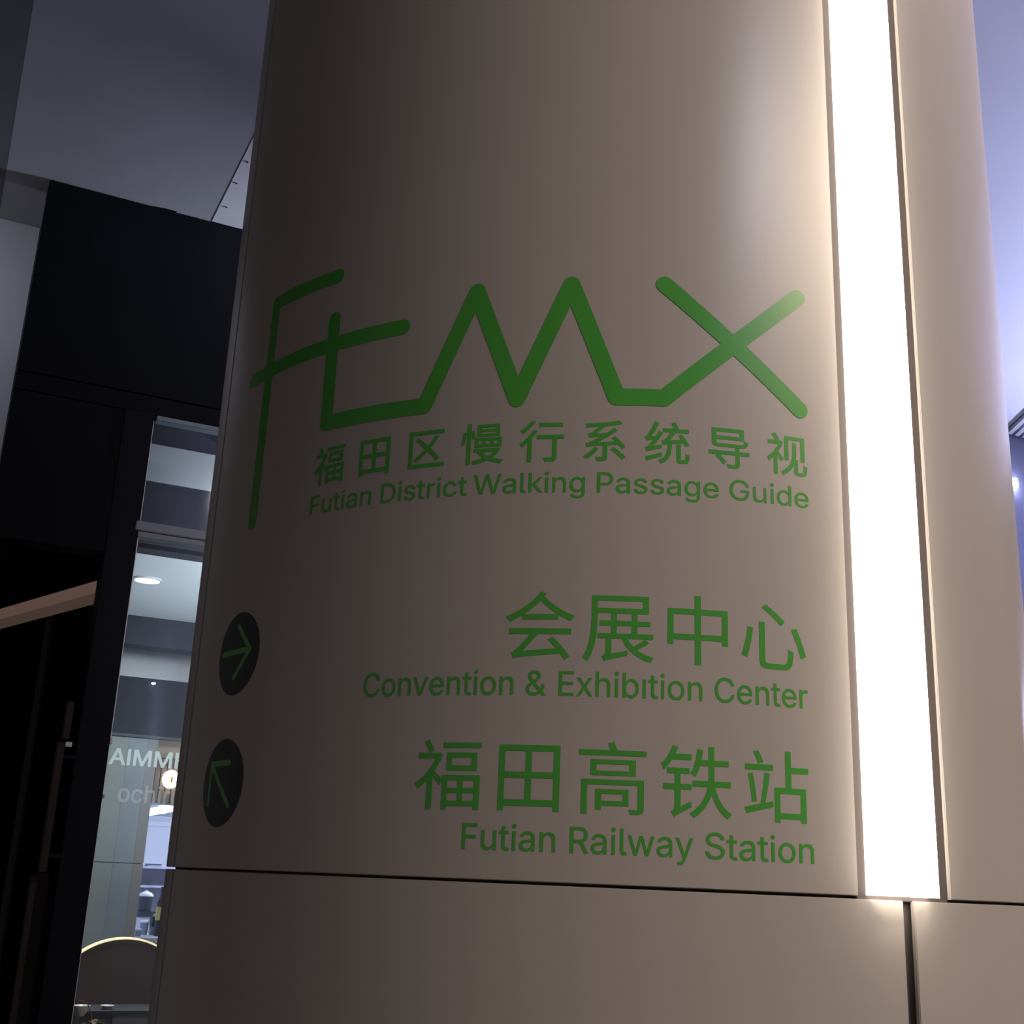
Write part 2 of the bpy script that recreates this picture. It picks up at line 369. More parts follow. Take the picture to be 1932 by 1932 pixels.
GLYPHS = {  # outlines in 1/1000 em: advance, closed contours
    '福': (1000, '133,809 150,780 167,749 184,717 198,688 210,662 271,692 260,717 245,745 228,775 210,805 193,834;533,598 819,598 819,488 533,488;466,659 466,427 889,427 889,659;409,791 409,726 942,726 942,791;635,300 635,196 483,196 483,300;703,300 863,300 863,196 703,196;635,137 635,30 483,30 483,137;703,137 863,137 863,30 703,30;55,652 55,584 308,584 264,505 211,431 150,362 85,302 19,253 33,234 47,209 58,185 85,205 112,227 139,251 165,276 192,303 192,-78 265,-78 265,354 288,330 312,305 335,280 355,257 371,238 413,296 413,-80 483,-80 483,-33 863,-33 863,-77 935,-77 935,362 413,362 413,301 285,416 312,456 338,497 362,540 383,583 401,628 360,655 346,652'),
    '田': (1000, '97,771 97,-71 171,-71 171,-10 830,-10 830,-71 907,-71 907,771;171,66 171,348 456,348 456,66;830,66 532,66 532,348 830,348;171,423 171,698 456,698 456,423;830,423 532,423 532,698 830,698'),
    '区': (1000, '927,786 97,786 97,-50 952,-50 952,22 171,22 171,713 927,713;259,585 307,545 356,503 406,459 456,415 505,369 453,319 398,271 342,227 284,186 226,149 247,132 269,111 286,92 342,131 398,173 452,219 506,268 558,319 609,270 657,221 700,175 739,132 772,92 833,147 798,187 756,230 711,276 661,325 609,374 651,424 692,475 731,528 768,582 802,637 731,665 701,614 668,565 633,516 595,468 555,422 506,466 457,509 408,551 360,591 313,629'),
    '慢': (1000, '748,451 861,451 861,357 748,357;577,451 688,451 688,357 577,357;410,451 518,451 518,357 410,357;344,501 344,306 929,306 929,501;468,657 806,657 806,596 468,596;468,758 806,758 806,699 468,699;398,807 398,547 880,547 880,807;165,840 165,-79 235,-79 235,840;77,647 72,597 65,542 56,487 45,435 32,390 85,372 98,421 109,476 118,534 125,589 128,640;252,664 263,629 274,591 283,554 291,519 296,489 352,511 346,539 338,572 328,609 316,645 304,680;796,194 770,168 742,144 711,121 677,100 641,81 605,100 571,121 540,144 512,168 486,194;329,256 329,194 402,194 429,161 458,130 491,100 526,73 564,48 512,31 458,16 403,3 347,-8 291,-16 304,-36 317,-59 326,-81 391,-69 455,-55 518,-38 580,-17 639,7 691,-16 745,-36 802,-53 861,-67 922,-79 935,-57 951,-34 968,-14 915,-6 863,4 812,16 764,31 717,47 764,77 807,110 846,147 880,188 909,232 860,259 847,256'),
    '行': (1000, '435,780 435,708 927,708 927,780;267,841 231,796 187,749 138,703 86,660 35,622 50,604 66,582 79,562 134,604 190,652 244,704 295,758 339,811;391,504 391,432 728,432 728,17 722,0 702,-5 686,-5 659,-6 626,-5 587,-4 545,-3 556,-27 565,-53 570,-77 624,-77 669,-76 706,-75 736,-71 759,-66 780,-54 794,-37 802,-14 804,16 804,432 955,432 955,504;307,626 261,558 208,491 149,428 87,371 25,322 78,259 100,278 123,298 146,319 169,341 192,364 192,-83 266,-83 266,446 291,476 314,507 337,538 358,569 378,600'),
    '系': (1000, '286,224 251,181 210,138 165,98 118,62 70,30 93,15 117,-3 136,-20 183,16 231,56 278,101 322,149 361,197;636,190 688,149 741,104 791,58 836,15 872,-22 936,23 898,60 852,103 801,147 747,190 695,229;664,444 745,363 305,334 395,381 486,432 577,487 667,547 756,612 698,660 667,636 636,612 604,588 572,565 540,543 295,531 338,563 381,598 424,635 466,675 507,716 584,724 658,734 729,745 795,757 855,770 803,833 692,810 558,791 410,775 257,762 107,753 115,733 122,709 126,688 401,706 361,666 322,630 287,600 257,576 236,561 208,542 183,528 162,521 171,499 178,474 183,454 198,458 223,462 267,467 336,472 438,478 389,448 343,421 304,399 270,381 245,369 210,352 179,338 151,327 127,319 106,315 115,291 124,265 129,245 149,251 182,257 240,263 333,271 471,282 471,20 467,8 451,4 432,3 402,4 364,4 320,6 332,-18 342,-44 349,-69 390,-69 426,-68 457,-66 483,-62 505,-56 531,-41 544,-16 547,19 547,288 796,306 817,282 836,258 852,236 866,216 926,252 896,292 859,337 815,384 769,430 722,474'),
    '统': (1000, '698,352 698,36 702,-10 715,-40 742,-55 785,-60 873,-60 905,-55 928,-38 944,-6 953,44 958,114 936,121 913,132 894,145 892,84 889,44 884,20 876,9 865,6 797,6 776,11 772,36 772,352;510,350 503,242 487,153 454,82 399,26 317,-16 335,-34 352,-56 364,-77 456,-26 517,41 555,124 575,227 584,350;42,53 59,-21 379,82 367,147 295,125 224,104 157,85 95,67;595,824 607,798 619,771 631,743 641,718 649,695 407,695 407,627 587,627 558,587 526,545 495,505 469,472 450,451 429,436 408,427 387,421 396,399 406,372 412,348 433,355 472,361 544,370 663,382 845,399 886,326 949,361 927,400 899,444 867,491 833,539 800,583 741,553 807,458 532,435 560,470 590,509 620,550 649,590 676,627 948,627 948,695 660,695 724,715 715,737 704,762 692,789 678,817 664,842;60,423 71,427 88,431 115,436 157,443 218,452 193,416 169,384 149,357 131,336 118,321 96,296 76,276 58,262 41,255 51,231 60,204 66,182 82,190 110,200 161,213 244,232 369,260 367,280 367,303 368,326 179,289 224,344 269,403 312,464 354,527 393,592 326,632 311,604 296,576 280,549 263,522 140,509 177,563 213,622 248,683 281,746 310,809 234,844 205,771 172,702 140,640 112,591 92,561 71,531 51,510 33,500 43,474 53,445'),
    '导': (1000, '211,182 249,148 287,111 322,72 352,35 374,1 430,51 407,83 378,117 344,153 307,188 270,221 648,221 648,11 643,-5 622,-10 457,-9 468,-30 478,-54 484,-76 537,-76 583,-75 621,-73 652,-70 677,-65 705,-51 721,-28 725,9 725,221 944,221 944,291 725,291 725,369 648,369 648,291 62,291 62,221 256,221;135,770 135,508 142,460 163,427 203,407 264,397 350,394 749,394 814,397 860,409 891,432 910,468 921,521 896,526 871,534 848,544 842,506 832,481 814,466 786,458 744,456 344,456 288,457 250,463 227,472 216,487 213,509 213,562 826,562 826,800 135,800;213,734 752,734 752,629 213,629'),
    '视': (1000, '450,791 450,259 523,259 523,725 832,725 832,259 907,259 907,791;154,804 176,779 197,752 217,724 234,697 247,673 308,713 295,736 277,761 257,788 234,814 211,838;637,649 637,454 632,356 610,255 563,155 481,60 354,-25 371,-41 389,-62 402,-81 484,-30 550,26 602,86 642,149 671,214 671,20 676,-22 693,-48 722,-61 766,-65 857,-65 901,-59 930,-41 948,-5 958,52 965,133 944,140 923,150 902,163 899,90 895,41 887,11 876,-4 858,-8 777,-8 755,-5 744,6 741,28 741,276 690,276 698,312 703,348 707,384 708,418 709,452 709,649;63,668 63,599 305,599 265,523 216,451 160,384 101,325 39,277 52,257 65,229 74,204 97,222 121,242 144,263 167,286 190,310 190,-79 261,-79 261,352 283,324 305,295 326,266 344,240 359,219 407,279 280,422 308,464 334,507 358,552 379,597 397,644 357,671 343,668'),
    '会': (1000, '157,-58 186,-50 240,-43 343,-33 516,-17 781,5 798,-17 813,-39 826,-60 838,-79 905,-38 873,10 831,64 783,119 730,174 676,225 613,191 636,169 660,145 683,121 706,96 728,71 273,36 316,77 358,121 399,167 439,215 477,264 918,264 918,337 89,337 89,264 375,264 335,212 295,165 259,125 228,93 207,72 185,52 166,36 148,25 131,19 141,-6 150,-35;504,840 440,761 359,685 263,614 157,551 42,496 62,477 82,453 97,431 132,448 166,465 199,483 232,502 264,521 264,460 741,460 741,530 277,530 327,564 376,600 421,638 464,677 503,718 542,680 586,642 634,603 686,566 741,530 774,510 807,491 841,474 876,458 910,443 926,466 945,490 963,509 866,548 773,597 686,653 609,711 546,769 576,809'),
    '展': (1000, '313,-81 313,-80 328,-73 355,-64 406,-50 489,-29 615,3 614,21 615,44 618,65 402,17 402,222 540,222 588,136 650,62 726,1 814,-47 916,-81 928,-59 944,-37 961,-19 910,-7 862,9 817,28 775,51 737,76 769,94 802,113 835,134 867,155 897,177 840,217 815,197 786,176 755,155 723,135 691,116 668,140 647,166 628,193 611,222 950,222 950,288 741,288 741,393 910,393 910,457 741,457 741,550 670,550 670,457 469,457 469,550 400,550 400,457 249,457 249,393 400,393 400,288 221,288 221,222 331,222 331,60 326,30 314,8 298,-8 282,-18 294,-37 305,-60;469,393 670,393 670,288 469,288;216,727 815,727 815,625 216,625;141,792 141,498 139,395 131,284 113,170 81,59 31,-42 53,-53 78,-67 98,-81 150,26 184,145 204,268 214,388 216,498 216,559 890,559 890,792'),
    '中': (1000, '458,840 458,661 96,661 96,186 171,186 171,248 458,248 458,-79 537,-79 537,248 825,248 825,191 902,191 902,661 537,661 537,840;171,322 171,588 458,588 458,322;825,322 537,322 537,588 825,588'),
    '心': (1000, '295,561 295,65 299,14 313,-22 339,-46 379,-58 435,-62 637,-62 695,-55 734,-30 760,15 775,85 784,184 760,192 734,204 712,218 707,130 699,70 686,33 665,14 634,9 441,9 398,13 378,30 373,65 373,561;135,486 124,411 109,331 90,251 69,175 44,108 120,76 143,147 164,228 182,312 196,395 207,472;761,485 794,410 826,330 853,249 876,173 892,105 966,135 949,202 926,278 898,357 865,437 831,512;342,756 401,713 462,665 519,616 571,569 611,527 665,584 623,625 571,671 513,718 452,763 393,805'),
    '高': (1000, '286,559 719,559 719,468 286,468;211,614 211,413 797,413 797,614;441,826 470,736 59,736 59,670 937,670 937,736 553,736 513,843;96,357 96,-79 168,-79 168,294 830,294 830,-1 826,-13 813,-16 711,-15 720,-33 729,-53 735,-72 779,-72 816,-71 846,-69 869,-63 890,-50 902,-31 905,0 905,357;281,235 281,-21 352,-21 352,29 706,29 706,235;352,179 638,179 638,85 352,85'),
    '铁': (1000, '184,838 162,782 135,729 104,680 69,635 32,596 47,574 61,547 71,526 93,548 114,572 135,599 154,627 173,656 430,656 430,728 213,728 224,750 234,773 243,795 252,818;59,344 59,275 211,275 211,68 203,32 185,7 164,-8 178,-28 192,-53 201,-75 214,-64 236,-50 275,-27 338,7 432,58 417,122 283,54 283,275 429,275 429,344 283,344 283,479 404,479 404,547 109,547 109,479 211,479 211,344;662,835 662,660 561,660 568,692 574,724 580,756 585,789 514,800 503,729 489,661 471,596 449,537 423,486 444,475 466,462 485,449 498,474 510,500 522,529 533,559 543,591 662,591 662,528 662,502 662,476 661,449 659,421 657,393 447,393 447,321 647,321 628,246 598,173 552,102 490,36 407,-24 427,-41 446,-61 461,-79 533,-24 592,36 638,99 674,165 699,232 728,153 764,82 806,19 856,-34 914,-76 928,-54 947,-32 965,-14 902,29 848,86 804,155 769,234 742,321 953,321 953,393 731,393 733,421 734,448 735,475 736,502 736,528 736,591 929,591 929,660 736,660 736,835'),
    '站': (1000, '58,652 58,582 447,582 447,652;98,525 111,454 124,378 134,303 142,231 146,167 209,178 204,242 195,314 185,389 172,464 158,536;175,815 191,785 207,753 222,720 234,689 243,662 311,686 302,713 289,743 274,774 257,805 240,835;330,549 321,470 309,384 295,297 280,215 264,144 47,95 65,20 443,116 436,185 328,159 343,227 359,303 374,382 388,461 400,535;467,362 467,-79 540,-79 540,-31 842,-31 842,-75 918,-75 918,362 706,362 706,561 960,561 960,633 706,633 706,841 629,841 629,362;540,39 540,291 842,291 842,39'),
    '&': (447, '197,-7 165,-5 136,1 110,12 88,26 69,42 54,62 43,84 36,108 34,133 36,154 40,173 47,189 58,205 70,220 85,235 140,279 216,335 237,352 255,375 260,389 262,405 258,427 245,445 233,454 219,459 201,461 184,459 168,453 155,444 145,431 139,416 137,399 139,380 145,363 169,327 204,284 438,0 364,0 171,231 121,293 108,310 96,327 87,344 81,361 77,379 75,398 77,420 82,440 91,458 102,474 117,488 134,499 154,507 176,512 200,513 224,512 246,507 266,499 283,488 297,475 308,459 317,442 322,424 324,404 322,382 315,362 305,342 291,325 256,293 154,217 135,202 121,188 110,174 103,161 98,146 97,131 98,115 102,101 109,87 118,76 130,66 143,57 158,51 175,48 193,46 213,48 232,52 251,59 269,69 286,81 301,95 315,112 327,131 336,151 343,174 348,198 349,224 408,224 406,194 403,167 397,144 389,124 380,107 371,92 345,62 333,47 315,30 294,17 271,7 246,-1 221,-5'),
    'A': (479, '16,0 201,509 276,509 463,0 395,0 287,302 264,372 232,478 245,478 213,371 191,302 85,0;110,142 110,199 370,199 370,142'),
    'C': (510, '267,-7 235,-5 205,1 177,11 150,25 126,42 104,63 86,88 70,115 59,140 51,166 45,193 41,223 40,254 41,285 45,315 51,343 59,369 70,393 86,421 104,445 126,466 150,484 177,498 205,508 235,514 267,516 293,514 317,511 340,504 362,496 383,485 402,471 419,456 435,438 448,418 459,397 467,373 473,348 408,348 404,365 397,380 389,395 380,407 369,418 357,428 344,437 330,444 315,449 300,453 284,455 267,456 237,453 209,445 184,432 166,419 150,403 137,385 125,364 116,340 109,314 105,285 103,254 105,223 109,194 116,168 125,145 137,123 151,105 166,89 184,76 210,63 237,56 267,53 284,54 300,56 315,60 330,65 344,72 357,81 369,90 380,102 389,114 397,128 404,144 408,160 473,160 467,135 459,112 448,91 435,71 420,53 402,38 383,24 363,13 341,5 317,-2 293,-6'),
    'D': (502, '219,0 96,0 96,57 215,57 244,58 272,63 296,70 318,81 337,94 354,110 368,128 379,149 388,172 394,198 398,226 399,255 398,285 394,312 388,337 379,361 368,381 354,399 338,415 320,428 299,438 275,446 249,450 221,452 93,452 93,509 225,509 261,507 294,501 325,492 353,478 377,461 399,441 418,418 433,391 444,367 451,342 457,315 460,286 462,255 460,224 457,195 451,168 443,142 433,119 417,92 398,68 376,48 351,31 328,20 303,11 277,5 249,1;125,509 125,0 60,0 60,509'),
    'E': (418, '60,0 60,509 372,509 372,452 125,452 125,286 355,286 355,229 125,229 125,57 375,57 375,0'),
    'F': (410, '60,0 60,509 369,509 369,452 125,452 125,278 346,278 346,221 125,221 125,0'),
    'G': (520, '269,-7 236,-5 205,1 176,11 149,25 125,43 104,64 85,88 69,116 59,140 51,166 45,194 41,223 40,254 41,285 45,315 51,343 59,369 69,393 85,421 103,445 125,466 149,484 175,498 203,508 233,514 265,516 291,514 316,510 340,504 363,494 384,483 403,469 421,453 436,436 449,416 460,395 468,373 474,349 408,349 402,365 395,379 387,393 378,406 368,417 356,427 344,436 330,443 315,448 300,453 283,455 265,456 236,453 209,445 183,432 160,414 141,392 125,364 116,340 109,314 105,285 103,254 105,223 109,194 116,168 125,145 137,124 151,105 166,90 184,76 210,63 238,56 269,53 296,55 322,61 345,71 365,85 382,102 396,123 407,147 413,173 415,202 434,199 283,199 283,256 478,256 478,200 476,170 471,141 463,115 451,91 436,69 419,50 399,33 377,19 352,8 326,0 298,-5'),
    'H': (517, '60,0 60,509 125,509 125,289 392,289 392,509 457,509 457,0 392,0 392,232 125,232 125,0'),
    'I': (185, '60,0 60,509 125,509 125,0'),
    'M': (628, '60,0 60,509 152,509 277,187 287,159 299,123 311,84 322,49 307,49 318,83 330,121 342,158 352,187 476,509 568,509 568,0 504,0 504,291 504,327 505,369 506,413 507,457 513,457 498,409 482,363 467,322 456,291 342,0 286,0 170,291 159,321 145,361 129,408 112,457 119,457 120,416 121,372 122,328 122,291 122,0'),
    'P': (444, '60,0 60,509 235,509 263,507 289,503 312,497 332,487 356,471 375,452 390,430 400,404 407,377 409,348 407,318 400,291 390,265 375,243 356,223 332,207 312,198 289,191 263,187 235,186 109,186 109,242 233,242 257,244 279,248 297,256 312,266 324,279 333,294 339,310 343,328 344,348 343,367 339,385 333,402 324,416 312,428 297,439 279,446 257,451 232,452 125,452 125,0'),
    'R': (449, '60,0 60,509 236,509 264,507 290,504 313,497 333,489 356,473 376,455 390,433 401,408 407,381 409,352 407,323 401,296 390,271 376,250 356,232 333,217 312,209 289,203 264,199 236,198 96,198 96,255 234,255 258,256 280,260 298,267 313,276 325,287 334,300 340,316 344,333 345,352 344,371 340,389 334,405 325,419 313,430 298,440 279,446 258,451 233,452 125,452 125,0;353,0 230,229 303,229 428,0'),
    'S': (446, '224,-9 197,-8 172,-4 149,1 128,9 102,23 81,40 64,60 51,83 42,109 38,137 104,137 108,118 114,102 123,88 136,76 150,66 166,59 185,53 204,50 224,49 246,50 267,54 286,60 303,69 317,79 329,92 338,106 344,122 346,139 342,161 332,179 316,193 296,205 245,222 184,239 154,249 128,260 105,274 86,289 71,307 60,326 54,348 52,372 54,400 62,425 75,448 92,468 113,484 138,498 158,506 180,511 203,514 227,516 252,514 275,511 296,505 316,498 340,484 360,468 377,449 390,427 398,403 401,378 337,378 332,402 320,421 302,437 280,449 254,456 225,459 204,457 185,454 167,448 152,440 139,430 129,418 118,398 115,376 119,352 131,334 142,324 155,315 169,308 212,293 264,279 312,264 328,256 344,248 359,238 372,226 384,213 395,198 402,180 407,161 408,139 406,112 399,87 386,64 370,43 349,25 323,11 302,2 278,-4 252,-8'),
    'W': (686, '155,0 16,509 82,509 163,196 175,145 187,94 197,40 189,40 200,94 211,145 224,196 306,509 380,509 462,196 474,145 486,94 497,40 488,40 499,94 510,145 523,196 603,509 670,509 530,0 455,0 368,323 351,391 336,475 350,475 335,395 318,323 230,0'),
    'a': (389, '160,-9 137,-7 115,-3 94,5 76,15 60,29 48,45 38,63 32,84 30,108 32,128 36,146 43,161 53,174 64,184 78,193 92,200 108,206 125,211 178,220 234,227 252,230 265,235 273,243 276,255 276,257 273,279 267,297 256,311 240,322 227,327 212,330 196,331 178,330 163,327 149,322 132,313 118,301 107,288 100,274 41,291 51,313 64,331 79,346 95,358 114,368 133,375 153,380 173,383 194,384 239,379 255,375 271,369 286,360 300,350 312,336 322,320 330,301 335,278 337,251 337,0 277,0 277,52 272,52 252,25 236,12 215,1 199,-4 181,-7;170,45 192,47 211,51 228,59 242,68 254,80 263,93 270,108 274,122 276,138 276,190 259,182 231,176 200,171 175,168 134,159 117,150 103,139 95,124 92,105 94,87 102,72 114,61 130,52 149,47'),
    'b': (424, '229,-8 208,-7 189,-3 172,4 153,17 138,31 118,59 112,59 112,0 53,0 53,509 114,509 114,319 118,319 137,346 152,360 171,373 188,379 207,383 229,384 259,382 287,374 313,361 335,342 354,320 370,293 379,270 385,245 389,218 390,189 389,160 385,133 379,108 370,84 355,57 336,34 313,16 288,3 260,-6;220,47 242,49 262,55 279,66 294,80 306,97 316,117 323,139 327,163 328,189 327,215 323,239 316,261 307,281 295,298 280,311 262,322 243,328 220,330 198,328 178,322 161,312 147,299 134,282 125,263 118,241 114,216 113,189 114,162 118,138 125,115 135,95 147,78 162,65 179,55 198,49'),
    'c': (395, '207,-8 182,-7 159,-2 137,6 117,16 98,30 82,46 68,64 56,85 46,108 40,133 36,159 34,187 36,216 40,243 46,268 56,291 68,312 82,330 98,346 117,360 137,371 159,378 182,383 207,384 226,384 243,381 260,377 276,371 291,364 305,356 318,346 330,335 340,322 349,308 356,293 362,277 303,262 290,289 270,311 242,325 207,330 184,328 163,321 145,310 130,296 118,278 108,258 102,236 98,212 96,187 98,163 102,139 108,117 118,97 130,80 145,66 163,55 184,49 207,46 243,52 271,66 292,89 304,117 363,102 357,86 350,70 341,56 331,43 319,32 306,21 292,12 277,5 261,-1 244,-5 226,-7'),
    'd': (424, '195,-8 165,-6 137,3 111,16 89,34 70,57 55,84 46,108 39,133 35,160 34,189 35,218 39,245 46,270 55,293 70,320 89,342 112,361 137,374 165,382 196,384 218,383 237,379 253,373 272,360 287,346 306,319 311,319 311,509 372,509 372,0 313,0 313,59 307,59 287,31 272,17 252,4 236,-3 217,-7;205,47 226,49 246,55 263,65 278,78 290,95 299,115 306,138 310,162 312,189 310,216 306,241 300,263 290,282 278,299 263,312 246,322 227,328 205,330 182,328 162,322 145,311 130,298 118,281 108,261 102,239 98,215 96,189 98,163 102,139 109,117 118,97 130,80 145,66 162,55 182,49'),
    'e': (404, '212,-8 185,-7 161,-2 138,6 117,16 98,30 82,46 68,64 56,85 46,108 40,132 35,159 34,187 35,215 39,242 46,267 55,290 67,311 81,329 97,346 115,359 135,370 157,378 180,383 205,384 226,383 246,380 266,374 285,366 303,355 319,341 334,324 347,305 357,282 365,256 370,227 371,194 371,169 75,169 75,221 338,221 310,202 308,226 304,248 298,269 288,286 277,301 263,314 246,323 227,328 205,330 183,328 164,323 146,313 131,301 119,286 109,270 102,251 97,231 96,211 96,178 98,151 102,127 110,106 121,88 135,73 151,61 169,53 190,48 212,46 234,48 254,53 271,61 285,73 297,88 306,105 365,91 358,72 348,55 335,39 320,26 302,14 283,4 261,-3 237,-7'),
    'g': (425, '207,-151 180,-149 156,-146 134,-140 114,-132 97,-122 82,-110 70,-97 59,-84 51,-69 101,-41 122,-66 136,-78 154,-88 169,-93 187,-96 207,-97 236,-95 261,-87 282,-75 298,-58 308,-34 311,-6 311,68 306,68 287,41 272,28 252,16 236,10 217,6 195,5 165,7 138,14 113,27 90,43 71,65 55,90 46,112 39,136 35,163 34,191 35,220 39,246 46,271 55,293 71,320 90,342 112,361 138,374 166,382 196,384 218,383 237,379 253,373 273,360 288,346 308,319 313,319 313,379 372,379 372,-9 370,-40 363,-67 350,-90 334,-109 314,-124 291,-136 265,-144 237,-149;205,59 227,61 246,66 264,75 278,87 290,103 300,121 307,142 311,166 312,193 311,219 307,242 300,264 291,283 279,299 264,312 247,322 227,328 205,330 182,328 163,322 145,312 130,298 118,282 109,262 102,241 98,218 96,193 98,167 102,144 109,123 118,104 131,88 145,76 163,66 183,61'),
    'h': (410, '114,227 114,0 53,0 53,509 114,509 114,287 102,287 116,319 132,344 152,362 175,374 200,382 227,384 252,383 275,377 295,369 313,356 328,340 341,321 350,298 355,271 357,240 357,0 296,0 296,235 293,263 286,286 273,304 256,318 235,326 210,329 192,328 176,324 161,317 147,308 136,297 126,283 119,266 115,248'),
    'i': (166, '53,0 53,379 114,379 114,0;84,443 67,446 54,455 44,468 41,483 44,499 54,512 67,521 84,524 100,521 114,512 123,499 126,483 123,468 114,455 100,446'),
    'k': (380, '110,137 110,212 121,212 284,379 360,379 184,199 177,199;53,0 53,509 114,509 114,0;294,0 148,186 191,229 372,0'),
    'l': (189, '139,-2 112,0 91,8 74,20 62,37 55,59 53,84 53,509 114,509 114,99 115,77 120,62 130,54 146,52 160,53 170,54 181,3 162,-1'),
    'n': (409, '114,227 114,0 53,0 53,379 112,379 112,287 102,287 116,319 132,344 152,362 175,374 200,382 227,384 252,383 275,377 295,369 313,356 328,340 341,321 350,298 355,271 357,240 357,0 296,0 296,235 293,263 286,286 273,304 256,318 235,326 210,329 192,328 176,324 161,317 147,308 136,297 126,283 119,266 115,248'),
    'o': (415, '207,-8 182,-7 159,-2 137,6 117,16 98,30 82,46 68,64 56,85 46,108 40,133 36,159 34,187 36,216 40,243 46,268 56,291 68,312 82,330 98,346 117,360 137,371 159,378 182,383 207,384 233,383 256,378 278,371 299,360 317,346 333,330 347,312 359,291 369,268 376,243 380,216 381,187 380,159 376,133 369,108 359,85 347,64 333,46 317,30 299,16 278,6 256,-2 233,-7;207,46 231,49 252,55 270,66 285,80 298,97 307,117 314,139 318,163 319,187 318,212 314,236 307,258 298,278 285,296 270,310 252,321 231,328 207,330 184,328 163,321 145,310 130,296 118,278 108,258 102,236 98,212 96,187 98,163 102,139 108,117 118,97 130,80 145,66 163,55 184,49'),
    'r': (259, '53,0 53,379 112,379 112,321 115,321 124,339 137,354 152,367 171,377 191,383 213,385 229,384 243,384 243,322 230,324 207,326 190,324 174,321 159,315 146,306 135,296 126,284 119,269 115,254 114,237 114,0'),
    's': (365, '182,-8 157,-7 133,-3 112,3 93,12 76,24 62,38 50,54 41,73 36,94 94,107 101,87 111,72 124,60 141,52 160,47 181,45 206,47 227,53 244,62 258,74 265,88 268,103 265,121 254,136 243,144 229,150 212,155 149,170 118,180 92,192 72,208 58,227 50,249 47,274 49,295 55,314 65,332 79,347 95,360 115,370 137,378 161,383 187,384 212,383 234,379 254,372 271,363 286,352 299,339 309,324 318,308 324,290 268,277 262,291 254,304 243,316 228,325 210,331 187,333 166,331 147,326 131,317 119,305 111,292 109,277 112,258 124,243 136,235 152,229 172,223 229,209 261,200 287,187 306,171 320,153 328,131 331,107 329,85 323,65 312,47 298,31 281,18 260,6 236,-2 210,-7'),
    't': (227, '204,379 204,327 6,327 6,379;65,471 126,471 126,98 128,76 136,61 150,53 170,50 185,51 202,54 213,2 192,-3 168,-4 138,-1 113,7 92,21 77,41 68,64 65,93'),
    'u': (410, '182,-5 158,-3 135,2 115,11 97,23 82,39 69,59 60,82 54,109 53,139 53,379 114,379 114,144 116,117 124,94 137,75 154,61 175,53 200,50 218,51 234,55 249,62 263,71 274,83 283,97 290,113 295,132 296,153 296,379 357,379 357,0 298,0 298,92 307,92 297,67 286,47 272,30 257,17 234,5 209,-3'),
    'v': (389, '163,0 17,379 84,379 165,155 187,87 206,21 184,21 203,87 224,155 305,379 371,379 226,0'),
    'w': (567, '138,0 23,379 87,379 133,214 154,137 175,41 165,41 186,135 206,214 252,379 316,379 362,214 382,136 402,41 391,41 413,135 434,214 480,379 545,379 429,0 368,0 319,172 305,225 291,280 277,338 291,338 277,280 263,225 248,172 199,0'),
    'x': (378, '21,0 171,218 171,171 29,379 100,379 147,306 179,253 207,206 175,206 202,253 233,306 282,379 352,379 209,169 209,214 358,0 287,0 231,85 200,136 173,182 205,182 178,136 148,85 91,0'),
    'y': (389, '47,-139 61,-86 71,-87 88,-90 104,-89 118,-84 130,-74 141,-58 151,-36 163,-1 17,379 84,379 165,155 187,87 206,21 184,21 202,87 224,155 305,379 371,379 204,-58 196,-77 187,-93 177,-107 165,-119 153,-128 139,-136 125,-141 109,-144 91,-145 65,-143'),
    'ı': (166, '53,0 53,379 114,379 114,0'),
}

from mathutils.geometry import delaunay_2d_cdt
def _area(c): return 0.5 * sum(p[0] * q[1] - q[0] * p[1] for p, q in zip(c, c[1:] + c[:1]))
def _inside(pt, c):
    x, y = pt; r = False
    for p, q in zip(c, c[1:] + c[:1]):
        if (p[1] > y) != (q[1] > y) and x < (q[0] - p[0]) * (y - p[1]) / (q[1] - p[1]) + p[0]: r = not r
    return r
def _grow(c, d, sign):
    out = []; n = len(c)
    for i in range(n):
        p, q, r = Vector(c[i - 1]), Vector(c[i]), Vector(c[(i + 1) % n])
        e1 = (q - p).normalized(); e2 = (r - q).normalized()
        n1 = Vector((e1.y, -e1.x)); n2 = Vector((e2.y, -e2.x)); m = n1 + n2
        if m.length < 1e-6: m = n1
        m.normalize(); k = 1 / max(0.5, m.dot(n1))
        v = q + m * d * k * sign; out.append((v.x, v.y))
    return out
def glyph_shapes(ch, bold=0.0):
    """-> advance, list of (outer, [holes]) in em units"""
    adv, enc = GLYPHS[ch]
    cs = [[tuple(int(t) / 1000 for t in p.split(',')) for p in c.split(' ')] for c in enc.split(';')]
    sg = 1 if _area(max(cs, key=lambda c: abs(_area(c)))) > 0 else -1
    outs = [c for c in cs if _area(c) * sg > 0]; holes = [c for c in cs if _area(c) * sg < 0]
    res = [(o, [h for h in holes if _inside(h[0], o) and not any(_inside(h[0], o2) and abs(_area(o2)) < abs(_area(o)) for o2 in outs)]) for o in outs]
    if bold: res = [(_grow(o, bold, sg), [_grow(h, bold, sg) for h in hs]) for o, hs in res]
    return adv / 1000, res
def _winding(pt, loops):
    x, y = pt; n = 0
    for c in loops:
        for p, q in zip(c, c[1:] + c[:1]):
            if (p[1] <= y) != (q[1] <= y) and (q[0] - p[0]) * (y - p[1]) / (q[1] - p[1]) + p[0] > x: n += 1 if q[1] > p[1] else -1
    return n
